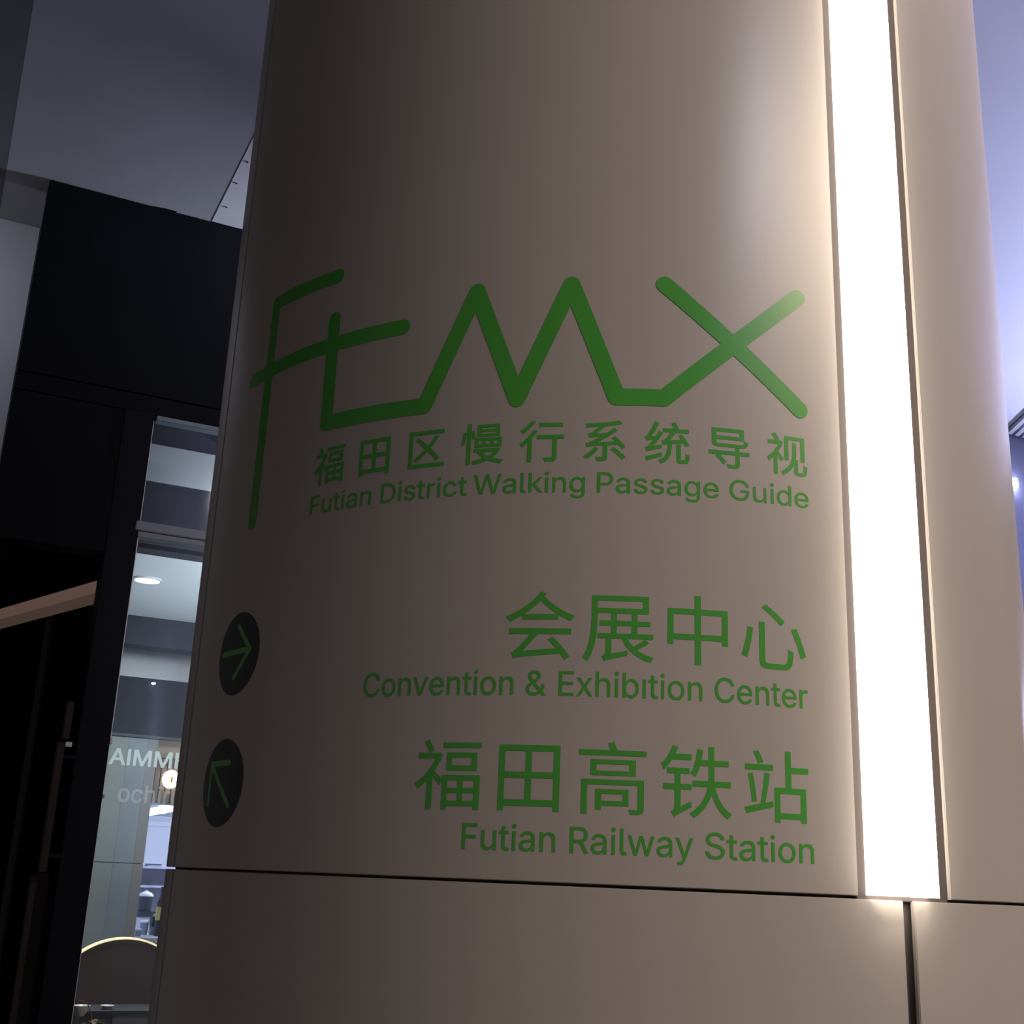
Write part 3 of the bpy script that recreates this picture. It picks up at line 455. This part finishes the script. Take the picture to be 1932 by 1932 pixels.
def shape_bms(ch, bold, fx, fy):
    """constrained triangulation of all contours, keeping what the outline winds around"""
    loops = [c for o, hs in glyph_shapes(ch, bold)[1] for c in [o] + hs]
    verts = []; eds = []
    for c in loops:
        k = len(verts); verts += [Vector(p) for p in c]; eds += [(k + i, k + (i + 1) % len(c)) for i in range(len(c))]
    vs, _, fs, _, _, _ = delaunay_2d_cdt(verts, eds, [], 0, 1e-6)
    bm = bmesh.new(); bv = [bm.verts.new((fx(v.x), fy(v.y), 0)) for v in vs]
    for f in fs:
        c = sum((vs[i] for i in f), Vector((0, 0))) / len(f)
        if _winding((c.x, c.y), loops) != 0: bm.faces.new([bv[i] for i in f])
    bmesh.ops.delete(bm, geom=[v for v in bm.verts if not v.link_faces], context='VERTS')
    return [bm]
def merge(bms, finish):
    res = bmesh.new()
    for k, b in enumerate(bms):
        finish(b, k); me = bpy.data.meshes.new('tmp'); b.to_mesh(me); b.free(); res.from_mesh(me); bpy.data.meshes.remove(me)
    return res
def han(body, centers0, pitch, em, base, bold, parent):
    for i, ch in enumerate(body):
        s0 = centers0 + pitch * i
        bm = merge(shape_bms(ch, bold, lambda x: s0 + (x - 0.5) * em, lambda y: base + y * em), lambda b, k: wrap(b, 0.0002 + 0.00003 * (k % 3)))
        o = link('chinese_character', bm, 'green', parent); orient_out(o)
CAP = 0.509
def layout(word):
    x = 0.0; pos = []
    for ch in word:
        adv, sh = glyph_shapes(ch); xs = [p[0] for o, _ in sh for p in o]
        pos.append((x, x + min(xs), x + max(xs))); x += adv
    return [p[0] for p in pos], pos[0][1], pos[-1][2]
def latin(word, s0, s1, base, cap, parent, bold=0.004, m='green'):
    xs, X0, X1 = layout(word); kx = (s1 - s0) / (X1 - X0); ky = cap / CAP
    for x0, ch in zip(xs, word):
        bm = merge(shape_bms(ch, bold, lambda x: s0 + (x0 + x - X0) * kx, lambda y: base + y * ky), lambda b, k: wrap(b, 0.0002 + 0.00003 * k))
        o = link('letter', bm, m, parent); orient_out(o)
han('福田区慢行系统导视', -0.3393, 0.06797, 0.0513, 0.4429, 0.010, sign_panel)
han('会展中心', -0.0630, 0.0821, 0.0785, 0.2282, 0.002, sign_panel)
han('福田高铁站', -0.1530, 0.0841, 0.0765, 0.0754, 0.003, sign_panel)
for wd, s0, s1 in (('Futian', -0.3655, -0.2716), ('District', -0.2579, -0.1505), ('Walking', -0.1425, -0.0198), ('Passage', -0.0066, 0.1244), ('Guide', 0.1368, 0.2290)):
    latin(wd, s0, s1, 0.4035, 0.0225, sign_panel)
for wd, s0, s1 in (('Convention', -0.2612, -0.0884), ('&', -0.0751, -0.0545), ('Exhib\u0131tion', -0.0411, 0.1053), ('Center', 0.1186, 0.2205)):
    latin(wd, s0, s1, 0.1853, 0.0250, sign_panel)
for wd, s0, s1 in (('Futian', -0.1350, -0.0402), ('Railway', -0.0256, 0.0956), ('Station', 0.1078, 0.2224)):
    latin(wd, s0, s1, 0.0312, 0.0248, sign_panel)

def capsule(bm, p_, q_, wd, n=10, round0=True, round1=True):
    p_ = Vector((p_[0], p_[1], 0)); q_ = Vector((q_[0], q_[1], 0)); d = (q_ - p_).normalized(); nn = Vector((-d.y, d.x, 0)); h = wd / 2
    ring = []
    for i in range(n + 1):
        a_ = math.pi / 2 + math.pi * i / n
        ring.append(p_ + (d * math.cos(a_) + nn * math.sin(a_)) * h)
    for i in range(n + 1):
        a_ = -math.pi / 2 + math.pi * i / n
        ring.append(q_ + (d * math.cos(a_) + nn * math.sin(a_)) * h)
    bm.faces.new([bm.verts.new(v) for v in ring])
LW = 0.0196
strokes = [((-0.3535, 0.7125), (-0.4838, 0.7165)), ((-0.4838, 0.7165), (-0.4870, 0.4165)), ((-0.5325, 0.6200), (-0.2450, 0.6190)),
           ((-0.3530, 0.6530), (-0.3515, 0.5165)), ((-0.3515, 0.5165), (-0.2085, 0.5145)), ((-0.2085, 0.5145), (-0.1505, 0.6500)),
           ((-0.1505, 0.6500), (-0.0975, 0.5135)), ((-0.0975, 0.5135), (-0.0402, 0.6505)), ((-0.0402, 0.6505), (0.0125, 0.5140)),
           ((0.0125, 0.5140), (0.0645, 0.5145)), ((0.0645, 0.5145), (0.2225, 0.6560)), ((0.0645, 0.6525), (0.2215, 0.5175))]
def strokes_obj(name, segs, wd, m, parent, off):
    bm = bmesh.new()
    for k, (a_, b_) in enumerate(segs):
        b2 = bmesh.new(); capsule(b2, a_, b_, wd); wrap(b2, off + 0.00003 * k)
        me = bpy.data.meshes.new('tmp'); b2.to_mesh(me); b2.free(); bm.from_mesh(me); bpy.data.meshes.remove(me)
    o = link(name, bm, m, parent); orient_out(o); return o
# the logo is one continuous line graphic: joined into a single flat mark
lg = strokes_obj('logo', strokes, LW, 'green', sign_panel, 0.0002); lg['label'] = 'large green line logo reading FTMX'
def disc(c, r_, off, n=48):
    bm = bmesh.new(); bm.faces.new([bm.verts.new((c[0] + r_ * math.cos(2 * math.pi * k / n), c[1] + r_ * math.sin(2 * math.pi * k / n), 0)) for k in range(n)])
    wrap(bm, off); return bm
for c, segs, lab in (((-0.4880, 0.2515), [((-0.5270, 0.2537), (-0.4575, 0.2537)), ((-0.4905, 0.2850), (-0.4575, 0.2537)), ((-0.4575, 0.2537), (-0.4905, 0.2222))], 'dark round badge with a green arrow pointing right'),
                     ((-0.4935, 0.0990), [((-0.4770, 0.1215), (-0.5240, 0.1215)), ((-0.5240, 0.1215), (-0.5240, 0.0750)), ((-0.5240, 0.1215), (-0.4710, 0.0725))], 'dark round badge with a green arrow pointing up left')):
    bmd = disc(c, 0.0507, 0.0002); o = link('arrow_badge', bmd, 'navy', sign_panel); orient_out(o); o['label'] = lab
    strokes_obj('arrow', segs, 0.0068, 'green', sign_panel, 0.0004)

# ================================================================== LOOSE THINGS
# ---- ceiling downlight mirrored in the panel, and the added fill lamps
for i, (x, y, r_, e, c) in enumerate(DOWNLIGHT_AND_FILLS):
    t = empty('ceiling_downlight_or_fill', (x, y, EYE + CEIL - 0.03))
    tag(t, ['round cool white downlight in the ceiling, reflected in the column panel', 'round warm fill lamp added in the ceiling to the right of the column', 'small cool fill lamp added in the dark soffit to light the white wall', 'round rosy fill lamp added in the ceiling close behind the light strip'][i], 'lamp')
    lathe('trim_ring', 'housing', (x, y, EYE + CEIL - 0.03), [(r_ + 0.01, 0), (r_ + 0.03, 0.004), (r_ + 0.03, 0.026), (r_ + 0.01, 0.026)], 32, t)
    lathe('lens', 'lamp_cool' if c[2] > c[0] else 'lamp_warm', (x, y, EYE + CEIL - 0.022), [(r_ * 0.6, 0), (r_, 0.004), (r_ + 0.009, 0.018)], 32, t)
# ---- lamp on the dark blue wall
t = empty('wall_lamp', fp(5.192, 0, 2.22)); tag(t, 'small glaring white lamp on the dark blue wall behind the column', 'lamp')
fb('back_plate', 'housing', 5.176, 5.210, -0.012, 0.0, 2.226, 2.303, t, 0.003)
fb('lens', 'lamp_wall', 5.178, 5.206, -0.05, -0.012, 2.232, 2.297, t, 0.009)
ul = empty('added_uplighter', fp(6.9, -0.14, 0.80)); tag(ul, 'half-round uplighter added unseen to throw lavender light onto the ceiling', 'lamp')  # unseen fixture added to tint the right-hand ceiling
lathe('bowl', 'housing', fp(6.9, -0.20, 0.80), [(0.05, 0), (0.10, 0.04), (0.16, 0.14), (0.165, 0.15), (0.15, 0.145), (0.08, 0.06)], 28, ul)
fb('back_plate', 'housing', 6.8, 7.0, -0.05, 0.0, 0.80, 0.94, ul, 0.003)
area('uplighter_fill', fp(6.9, -0.20, 0.99), 0.26, 185, (0.54, 0.58, 1.0), fp(4.0, -3.4, 2.6), spread=110)
# ---- louvred grille in the ceiling
g = empty('ceiling_grille', fp(5.45, -0.3, CEIL - 0.03)); tag(g, 'louvred grey ceiling grille above the dark blue wall', 'grille')
fb('backing', 'slat_dark', 5.20, 6.2, -0.60, -0.012, CEIL - 0.008, CEIL - 0.004, g)
for k in range(16):
    a0 = 5.19 + 0.056 * k; L_ = 0.62
    bm = bmesh.new(); d = U * (-0.445) + N * (-0.895); s = U * 0.014 + N * 0.0
    vs = []
    for q in (fp(a0, -0.012, CEIL - 0.03), fp(a0, -0.012, CEIL - 0.03) + d * L_):
        for ss in (0, 1):
            for zz in (0, 0.022): vs.append(bm.verts.new(q + s * (ss * 2.2) + Vector((0, 0, zz))))
    for f in ((0, 1, 3, 2), (4, 6, 7, 5), (0, 4, 5, 1), (2, 3, 7, 6), (0, 2, 6, 4), (1, 5, 7, 3)): bm.faces.new([vs[i] for i in f])
    link('slat', bm, 'slat', g)

# ---- shop ceiling downlight, shop lamps and unseen fill spots added
t = empty('shop_downlight', fp(0.872, 2.02, 1.485)); tag(t, 'round white downlight in the pale shop ceiling', 'lamp')
lathe('trim_ring', 'housing', fp(0.872, 2.02, 1.49), [(0.068, 0.0), (0.078, 0.003), (0.078, 0.0098), (0.068, 0.0098)], 28, t)
lathe('lens', 'lamp_shop', fp(0.872, 2.02, 1.487), [(0.04, 0), (0.066, 0.003), (0.068, 0.0125)], 28, t)
area('shop_lamp', fp(1.7, 1.9, 0.2), 0.9, 16, (0.80, 0.90, 1.0), fp(1.6, 2.2, 1.5))
area('shop_lamp_front', fp(1.5, 0.9, 1.30), 0.5, 18, (0.86, 0.92, 1.0), fp(1.1, 3.6, 0.1))
area('shop_board_lamp', fp(1.2, 0.25, 1.40), 0.3, 2.2, (0.84, 0.90, 1.0), fp(1.0, 0.49, 1.67))
area('letter_fill_spot', fp(1.05, 1.3, 1.42), 0.10, 5.0, (0.86, 0.95, 1.0), fp(0.62, 0.03, 0.25), spread=100)  # unseen spot added to light the film letters from inside
area('ledge_fill', fp(0.72, 0.34, 1.25), 0.08, 2.2, (1.0, 0.93, 0.84), fp(0.66, 0.14, -0.5), spread=50)  # unseen lamp added to brighten the crockery and the plant
area('kitchen_lamp', fp(2.1, 5.2, 0.40), 0.5, 24, (0.74, 0.79, 1.0), fp(1.75, 5.6, -0.4))
area('recess_lamp', fp(1.6, 3.68, 0.84), 0.05, 0.35, (1.0, 0.80, 0.62), fp(1.6, 3.73, 0.72), size_y=0.6, shape='RECTANGLE')
t = empty('shop_spotlight', fp(1.25, 3.5, 1.10)); tag(t, 'tiny bright spotlight on the dark shop bulkhead', 'lamp')
lathe('spot_lens', 'lamp_shop', fp(1.22, 3.53, 1.148), [(0.004, 0), (0.014, 0.006), (0.012, 0.012)], 12, t)
fb('spot_bracket', 'k_dark', 1.210, 1.230, 3.520, 3.5495, 1.160, 1.172, t)

# ---- illuminated letter on the wooden bulkhead
so = empty('illuminated_sign', fp(1.41, 3.56, 0.497)); tag(so, 'glowing cream letter o mounted on the brown slatted bulkhead', 'sign')
def solid_ring(name, m, ca, cz, w0, w1, ra, rz, ia, iz, parent, n=40, sl=0.0):
    bm = bmesh.new(); rows = []
    for k in range(n):
        c, s = math.cos(2 * math.pi * k / n), math.sin(2 * math.pi * k / n)
        rows.append([bm.verts.new(fp(ca + x * c + sl * z * s, w_, cz + z * s)) for (x, z, w_) in ((ra, rz, w0), (ra, rz, w1), (ia, iz, w1), (ia, iz, w0))])
    for k in range(n):
        A, B = rows[k], rows[(k + 1) % n]
        for j in range(4): bm.faces.new((A[j], A[(j + 1) % 4], B[(j + 1) % 4], B[j]))
    return link(name, bm, m, parent, smooth=True)
solid_ring('letter', 'sign', 1.411, 0.555, 3.545, 3.575, 0.052, 0.058, 0.017, 0.025, so)
# ---- lettering on the shop glass
def glass_word(word, a0, a1, z0, z1, m, group, label, bold=0.0, low=False):
    t = empty('window_lettering', fp((a0 + a1) / 2, 0.0195, z0)); tag(t, label, 'lettering')
    xs, X0, X1 = layout(word); kx = (a1 - a0) / (X1 - X0); ky = (z1 - z0) / (CAP if not low else 0.385)
    def place(b, k):
        for v in b.verts: v.co = fp(v.co.x, 0.0194 - 0.00005 * k, v.co.y)
    for x0, ch in zip(xs, word):
        bm = merge(shape_bms(ch, bold, lambda x: a0 + (x0 + x - X0) * kx, lambda y: z0 + y * ky), place)
        o = link('letter', bm, m, t); orient_out(o, -N)
glass_word('AIMMH', 0.530, 0.812, 0.356, 0.411, 'film1', None, 'pale teal capital letters stuck on the shop window', bold=0.016)
glass_word('ochiri', 0.576, 0.775, 0.225, 0.271, 'film2', None, 'faint grey lowercase letters stuck on the shop window', low=True, bold=0.012)

# ---- kitchen things
def pot(name, a, w_, z, r_, h, label, cat, m='pot', lid=True):
    t = empty(name, fp(a, w_, z)); tag(t, label, cat)
    lathe('body', m, fp(a, w_, z), [(r_ * 0.90, 0), (r_ * 0.94, 0.01), (r_, h), (r_ * 1.05, h + 0.004), (r_ * 0.96, h + 0.004), (r_ * 0.88, 0.02)], 24, t)
    if lid:
        lathe('lid', 'paper', fp(a, w_, z + h + 0.005), [(r_ * 1.02, 0), (r_ * 1.0, 0.008), (r_ * 0.8, 0.022), (r_ * 0.35, 0.032), (0.012, 0.034), (0.012, 0.042)], 24, t)
    return t
# kitchen worktop and two wall shelves
kc = empty('kitchen_worktop', fp(1.9, 4.9, -EYE)); tag(kc, 'pale steel kitchen worktop seen through the shop hatch', 'counter')
fb('top', 'k_wall', 1.2, 3.4, 4.3, 5.3, -0.49, -0.455, kc, 0.003)
fb('base', 'k_grey', 1.25, 3.35, 4.4, 5.25, -EYE, -0.49, kc)
sh = []
for (z, lab) in ((-0.005, 'upper white wall shelf in the bright kitchen'), (-0.155, 'lower white wall shelf in the bright kitchen')):
    s_ = empty('wall_shelf', fp(2.0, 6.2, z)); tag(s_, lab, 'shelf', 'kitchen wall shelves')
    fb('board', 'k_shelf', 1.3, 3.3, 6.0, 6.4, z, z + 0.018, s_, 0.002)
    for a in (1.5, 2.3, 3.1): fb('bracket', 'k_grey', a, a + 0.02, 6.05, 6.4, z - 0.05, z, s_)
# pans and boxes on the shelves
def tray(name, a0, a1, w_, z, h, m, label, cat):
    t = empty(name, fp((a0 + a1) / 2, w_ + 0.08, z)); tag(t, label, cat)
    bm = bmesh.new(); fbox(bm, a0, a1, w_, w_ + 0.16, z, z + h)
    tops = [f for f in bm.faces if f.normal.z > 0.9]
    bm.normal_update(); tops = [f for f in bm.faces if f.normal.z > 0.9 or f.normal.z < -0.9]
    top = max(tops, key=lambda f: f.calc_center_median().z)
    r = bmesh.ops.inset_individual(bm, faces=[top], thickness=0.008); bmesh.ops.translate(bm, verts=top.verts[:], vec=(0, 0, -h * 0.8))
    link('tub', bm, m, t); fb('rim', 'k_dark' if m != 'k_dark' else 'k_grey', a0 - 0.004, a1 + 0.004, w_ - 0.004, w_ + 0.002, z + h - 0.008, z + h, t)
    return t
tray('food_tray', 1.775, 1.880, 6.06, 0.0131, 0.020, 'k_grey', 'grey tray on the upper kitchen shelf', 'tray')
tray('food_tray', 1.705, 1.820, 6.06, -0.1369, 0.045, 'pot', 'dark oblong pan on the lower kitchen shelf', 'tray')
# second row, on the worktop
pot('stock_pot', 1.600, 5.00, -0.3065, 0.052, 0.100, 'dark stock pot with a pale lid standing on a dark pan in the kitchen', 'pot')
t = empty('frying_pan', fp(1.605, 5.0, -0.345)); tag(t, 'dark wide pan under the stock pot in the kitchen', 'pan')
lathe('pan_body', 'pot', fp(1.605, 5.0, -0.345), [(0.055, 0), (0.064, 0.004), (0.068, 0.028), (0.064, 0.038)], 24, t)
fb('pan_handle', 'k_dark', 1.66, 1.76, 4.99, 5.01, -0.318, -0.308, t, 0.002)
t = empty('pan_stand', fp(1.605, 5.0, -0.455)); tag(t, 'pale box carrying the pans on the kitchen worktop', 'box')
fb('box_body', 'k_wall', 1.53, 1.66, 4.98, 5.10, -0.4549, -0.3455, t, 0.003); fb('box_lid', 'paper', 1.527, 1.663, 4.977, 5.103, -0.362, -0.356, t, 0.001)
t = empty('paper_cup', fp(1.560, 4.70, -0.4549)); tag(t, 'grey blue container with a white lid on the kitchen worktop', 'cup')
lathe('cup_body', 'k_grey', fp(1.560, 4.70, -0.4549), [(0.024, 0), (0.026, 0.005), (0.029, 0.075), (0.030, 0.08)], 20, t)
lathe('cup_lid', 'paper', fp(1.560, 4.70, -0.3745), [(0.032, 0), (0.032, 0.010), (0.026, 0.014), (0.01, 0.015)], 20, t)
t = empty('paper_cup', fp(1.48, 4.45, -0.4549)); tag(t, 'small grey cup with a white rim at the edge of the worktop', 'cup')
lathe('cup_body', 'k_grey', fp(1.480, 4.45, -0.4549), [(0.018, 0), (0.020, 0.004), (0.024, 0.040)], 18, t)
lathe('cup_lid', 'paper', fp(1.480, 4.45, -0.4145), [(0.025, 0), (0.025, 0.008), (0.01, 0.012)], 18, t)
t = empty('black_appliance', fp(1.70, 4.62, -0.4549)); tag(t, 'black square kitchen appliance beside the column edge', 'appliance')
fb('appliance_body', 'k_dark', 1.600, 1.668, 4.62, 4.74, -0.398, -0.33, t, 0.004); fb('foot', 'k_grey', 1.60, 1.65, 4.64, 4.72, -0.4549, -0.398, t)
t = empty('tall_bottle', fp(1.665, 4.55, -0.4549)); tag(t, 'tall dark bottle with a yellow band in the kitchen', 'bottle')
lathe('bottle_body', 'k_dark', fp(1.635, 4.55, -0.4549), [(0.030, 0), (0.032, 0.01), (0.032, 0.22), (0.014, 0.27), (0.013, 0.31), (0.016, 0.312), (0.016, 0.33)], 20, t)
lathe('yellow_band', 'yellow', fp(1.635, 4.55, -0.35), [(0.0325, 0), (0.0335, 0.002), (0.0335, 0.088), (0.0325, 0.09)], 20, t)
# kitchen ceiling tubes
t = empty('tube_lamp', fp(1.61, 4.95, 0.39)); tag(t, 'white tube lamp on the kitchen ceiling', 'lamp')
bm = bmesh.new(); tube(bm, [fp(1.615, 5.55, 0.405), fp(1.60, 4.35, 0.405)], 0.017, 10); link('tube', bm, 'k_lamp', t, smooth=True)
for k in (0.1, 0.9):
    bm = bmesh.new(); q = fp(1.615 - 0.015 * k, 5.55 - 1.2 * k, 0.415); tube(bm, [q, q + Vector((0, 0, 0.0149))], 0.006, 6); link('clip', bm, 'housing', t)
for (a, w_, lab) in ((1.70, 5.45, 'far round lamp on the kitchen ceiling'), (1.53, 4.25, 'near round lamp on the kitchen ceiling')):
    t = empty('round_lamp', fp(a, w_, 0.41)); tag(t, lab, 'lamp', 'kitchen ceiling lamps')
    lathe('lamp_lens', 'k_lamp', fp(a, w_, 0.412), [(0.03, 0), (0.05, 0.004), (0.055, 0.013)], 20, t); lathe('lamp_ring', 'housing', fp(a, w_, 0.420), [(0.056, 0), (0.062, 0.003), (0.062, 0.0098), (0.056, 0.0098)], 20, t)

# ---- round panel with the glowing rim, standing on the low counter behind the glass
rp = empty('illuminated_disc', fp(0.768, 0.62, -0.95)); tag(rp, 'dark round board with a glowing warm rim behind the shop glass', 'disc')
CA, CZ, CR = 0.770, -0.560, 0.292
bm = bmesh.new(); n = 72
f0 = [bm.verts.new(fp(CA + (CR - 0.007) * math.cos(2 * math.pi * k / n), 0.605, CZ + (CR - 0.007) * math.sin(2 * math.pi * k / n))) for k in range(n)]
f1 = [bm.verts.new(fp(CA + (CR - 0.007) * math.cos(2 * math.pi * k / n), 0.640, CZ + (CR - 0.007) * math.sin(2 * math.pi * k / n))) for k in range(n)]
bm.faces.new(f0); bm.faces.new(f1[::-1])
for k in range(n): bm.faces.new((f0[k], f0[(k + 1) % n], f1[(k + 1) % n], f1[k]))
link('board', bm, 'umber', rp)
solid_ring('glowing_rim', 'rim', CA, CZ, 0.60, 0.645, CR, CR, CR - 0.0065, CR - 0.0065, rp, 96)
fb('foot', 'umber', CA - 0.12, CA + 0.12, 0.57, 0.69, -0.90, -0.80, rp)
lc = empty('low_counter', fp(1.1, 0.6, -EYE)); tag(lc, 'dark low counter inside the shop window', 'counter')
fb('counter_body', 'umber', 0.58, 1.75, 0.50, 0.75, -EYE, -0.92, lc); fb('counter_top', 'grey_counter', 0.57, 1.76, 0.48, 0.77, -0.92, -0.9001, lc, 0.002)
# ---- grey ledge with crockery right behind the glass
ld = empty('window_ledge', fp(1.1, 0.3, -EYE)); tag(ld, 'grey window ledge carrying small white dishes', 'ledge')
fb('ledge_body', 'grey_counter', 0.690, 1.70, 0.22, 0.42, -EYE, -0.508, ld); fb('ledge_top', 'k_dark', 0.60, 1.71, 0.20, 0.43, -0.508, -0.4975, ld, 0.001)
fb('ledge_side', 'umber', 0.60, 0.689, 0.24, 0.42, -EYE, -0.508, ld)
t = empty('saucer', fp(0.672, 0.26, -0.4974)); tag(t, 'shallow white saucer on the window ledge', 'dish')
lathe('saucer_body', 'ceramic', fp(0.672, 0.26, -0.4974), [(0.012, 0), (0.013, 0.003), (0.024, 0.010), (0.025, 0.013), (0.022, 0.012), (0.012, 0.006)], 24, t)
t = empty('bowl', fp(0.572, 0.16, -0.54)); tag(t, 'white bowl behind the window plant', 'bowl')
lathe('bowl_body', 'ceramic', fp(0.568, 0.16, -0.5095), [(0.012, 0), (0.013, 0.003), (0.022, 0.014), (0.029, 0.032), (0.030, 0.035), (0.026, 0.033), (0.012, 0.008)], 24, t)
t2 = empty('plant_stand', fp(0.60, 0.12, -EYE)); tag(t2, 'dark stand under the plant in the shop window', 'stand')
fb('stand_post', 'umber', 0.575, 0.655, 0.08, 0.19, -EYE, -0.640, t2); fb('stand_top', 'umber', 0.54, 0.685, 0.06, 0.195, -0.640, -0.63, t2)
fb('bowl_riser', 'umber', 0.548, 0.565, 0.150, 0.178, -0.63, -0.5096, t2)
# ---- plant
pl = empty('potted_plant', fp(0.605, 0.11, -0.6299)); tag(pl, 'small potted plant with green and russet leaves in the shop window', 'plant')
lathe('flowerpot', 'terracotta', fp(0.605, 0.105, -0.6299), [(0.026, 0), (0.034, 0.06), (0.036, 0.062), (0.036, 0.07), (0.030, 0.07), (0.028, 0.055)], 20, pl)
def leaf(a, w_, z, ang, ln, wd, droop, m, twist):
    bm = bmesh.new(); d = U * math.cos(ang) + N * math.sin(ang); s = (U * -math.sin(ang) + N * math.cos(ang)) * math.cos(twist) + Vector((0, 0, math.sin(twist)))
    rows = []
    for i in range(7):
        t_ = i / 6; c = fp(a, w_, z) + d * ln * t_ + Vector((0, 0, ln * (0.75 * t_ - droop * t_ * t_)))
        h = wd * math.sin(math.pi * min(1, t_ * 0.96 + 0.04)) ** 0.8 * 0.5
        rows.append([bm.verts.new(c + s * h + Vector((0, 0, h * 0.3))), bm.verts.new(c), bm.verts.new(c - s * h + Vector((0, 0, h * 0.3)))])
    for A, B in zip(rows, rows[1:]):
        for j in range(2): bm.faces.new((A[j], A[j + 1], B[j + 1], B[j]))
    bm2 = bmesh.ops.solidify(bm, geom=bm.faces[:], thickness=0.0008)
    link('leaf', bm, m, pl, smooth=True, sharp=60)
for k in range(26):
    leaf(0.605 + random.uniform(-.008, .008), 0.105 + random.uniform(-.008, .008), -0.560 + random.uniform(0, .035), random.uniform(0, 6.28), random.uniform(0.03, 0.055), random.uniform(0.018, 0.028), random.uniform(0.7, 1.4), 'leaf_red' if k % 2 else 'leaf', random.uniform(-.6, .6))
for k in range(6):
    leaf(0.590, 0.100, -0.555, math.pi + random.uniform(-1.2, 1.2), random.uniform(0.03, 0.04), 0.02, 1.3, 'leaf', random.uniform(-.4, .4))
bm = bmesh.new(); tube(bm, [fp(0.605, 0.105, -0.57), fp(0.597, 0.105, -0.50), fp(0.578, 0.10, -0.462), fp(0.555, 0.10, -0.452), fp(0.545, 0.10, -0.456)], [0.0022, 0.002, 0.0018, 0.0016, 0.0008], 6); link('stem', bm, 'leaf_red', pl, smooth=True)

# ---- warm lit strip in the dark entrance left of the post, its light painted as emission
cv = empty('painted_glow_strip', fp(0.28, 0.55, 0.95)); tag(cv, 'dim warm strip with a painted glow running into the dark entrance', 'lamp')
def slant_box(name, m, a0, w0, a1, w1, z0, z1, th, parent):
    bm = bmesh.new(); A, B = fp(a0, w0, 0), fp(a1, w1, 0); d = (B - A).normalized(); s = Vector((-d.y, d.x, 0)) * th
    if s.dot(U) < 0: s = -s
    vs = [bm.verts.new(q + o_ + Vector((0, 0, z))) for q in (A, B) for o_ in (Vector(), s) for z in (z0, z1)]
    for q in ((0, 1, 3, 2), (4, 6, 7, 5), (0, 4, 5, 1), (2, 3, 7, 6), (0, 2, 6, 4), (1, 5, 7, 3)): bm.faces.new([vs[i] for i in q])
    return link(name, bm, m, parent)
slant_box('glow_face', 'cove', 0.428, 0.135, 0.108, 1.05, 1.005, 1.052, 0.03, cv)
slant_box('lower_lip', 'cove2', 0.428, 0.135, 0.108, 1.05, 0.972, 1.004, 0.03, cv)
slant_box('housing', 'void', 0.428, 0.13, 0.108, 1.05, 1.053, 1.125, 0.06, cv)
fb('hanger', 'void', 0.27, 0.29, 0.5, 0.52, 1.12, 1.30, cv)
# ---- tall pull handle on the entrance side of the post
dp = empty('door_pull', fp(0.36, -0.02, -0.03)); tag(dp, 'tall brown pull handle in the dark entrance', 'handle')
fb('grip', 'bronze', 0.338, 0.366, -0.022, 0.008, -0.03, 0.415, dp, 0.004)
fb('bracket', 'housing', 0.368, 0.390, -0.015, 0.005, 0.400, 0.417, dp, 0.001)
fb('upper_rod', 'bronze', 0.352, 0.378, -0.012, 0.010, 0.425, 0.56, dp, 0.004)
for z in (0.02, 0.36): fb('standoff', 'black2', 0.366, 0.409, -0.010, 0.004, z, z + 0.014, dp)
jm = empty('door_jamb', fp(0.33, 0.06, -EYE)); tag(jm, 'thin dark brown door jamb below the tall handle', 'door jamb')
fb('jamb_profile', 'bronze', 0.322, 0.345, 0.03, 0.06, -EYE, -0.035, jm, 0.003)
fb('jamb_stop', 'void', 0.346, 0.407, 0.05, 0.06, -EYE, -0.035, jm)
# ---- spotlight added out of sight behind the column to wash the soffit with light
ss = empty('added_spotlight', fp(2.6, -0.16, 2.25)); tag(ss, 'small added spotlight on an arm in front of the black fascia, hidden behind the column', 'lamp')
lathe('spot_head', 'housing', fp(2.6, -0.30, 2.22), [(0.03, 0), (0.045, 0.02), (0.05, 0.08)], 20, ss)
bm = bmesh.new(); tube(bm, [fp(2.6, 0.0, 2.2), fp(2.6, -0.15, 2.19), fp(2.6, -0.30, 2.225)], 0.009, 8); link('spot_arm', bm, 'black2', ss, smooth=True)
area('added_spotlight_light', fp(2.5, -0.30, 2.32), 0.08, 9.5, (0.72, 0.78, 1.0), fp(0.3, 0.05, 2.50), spread=60)
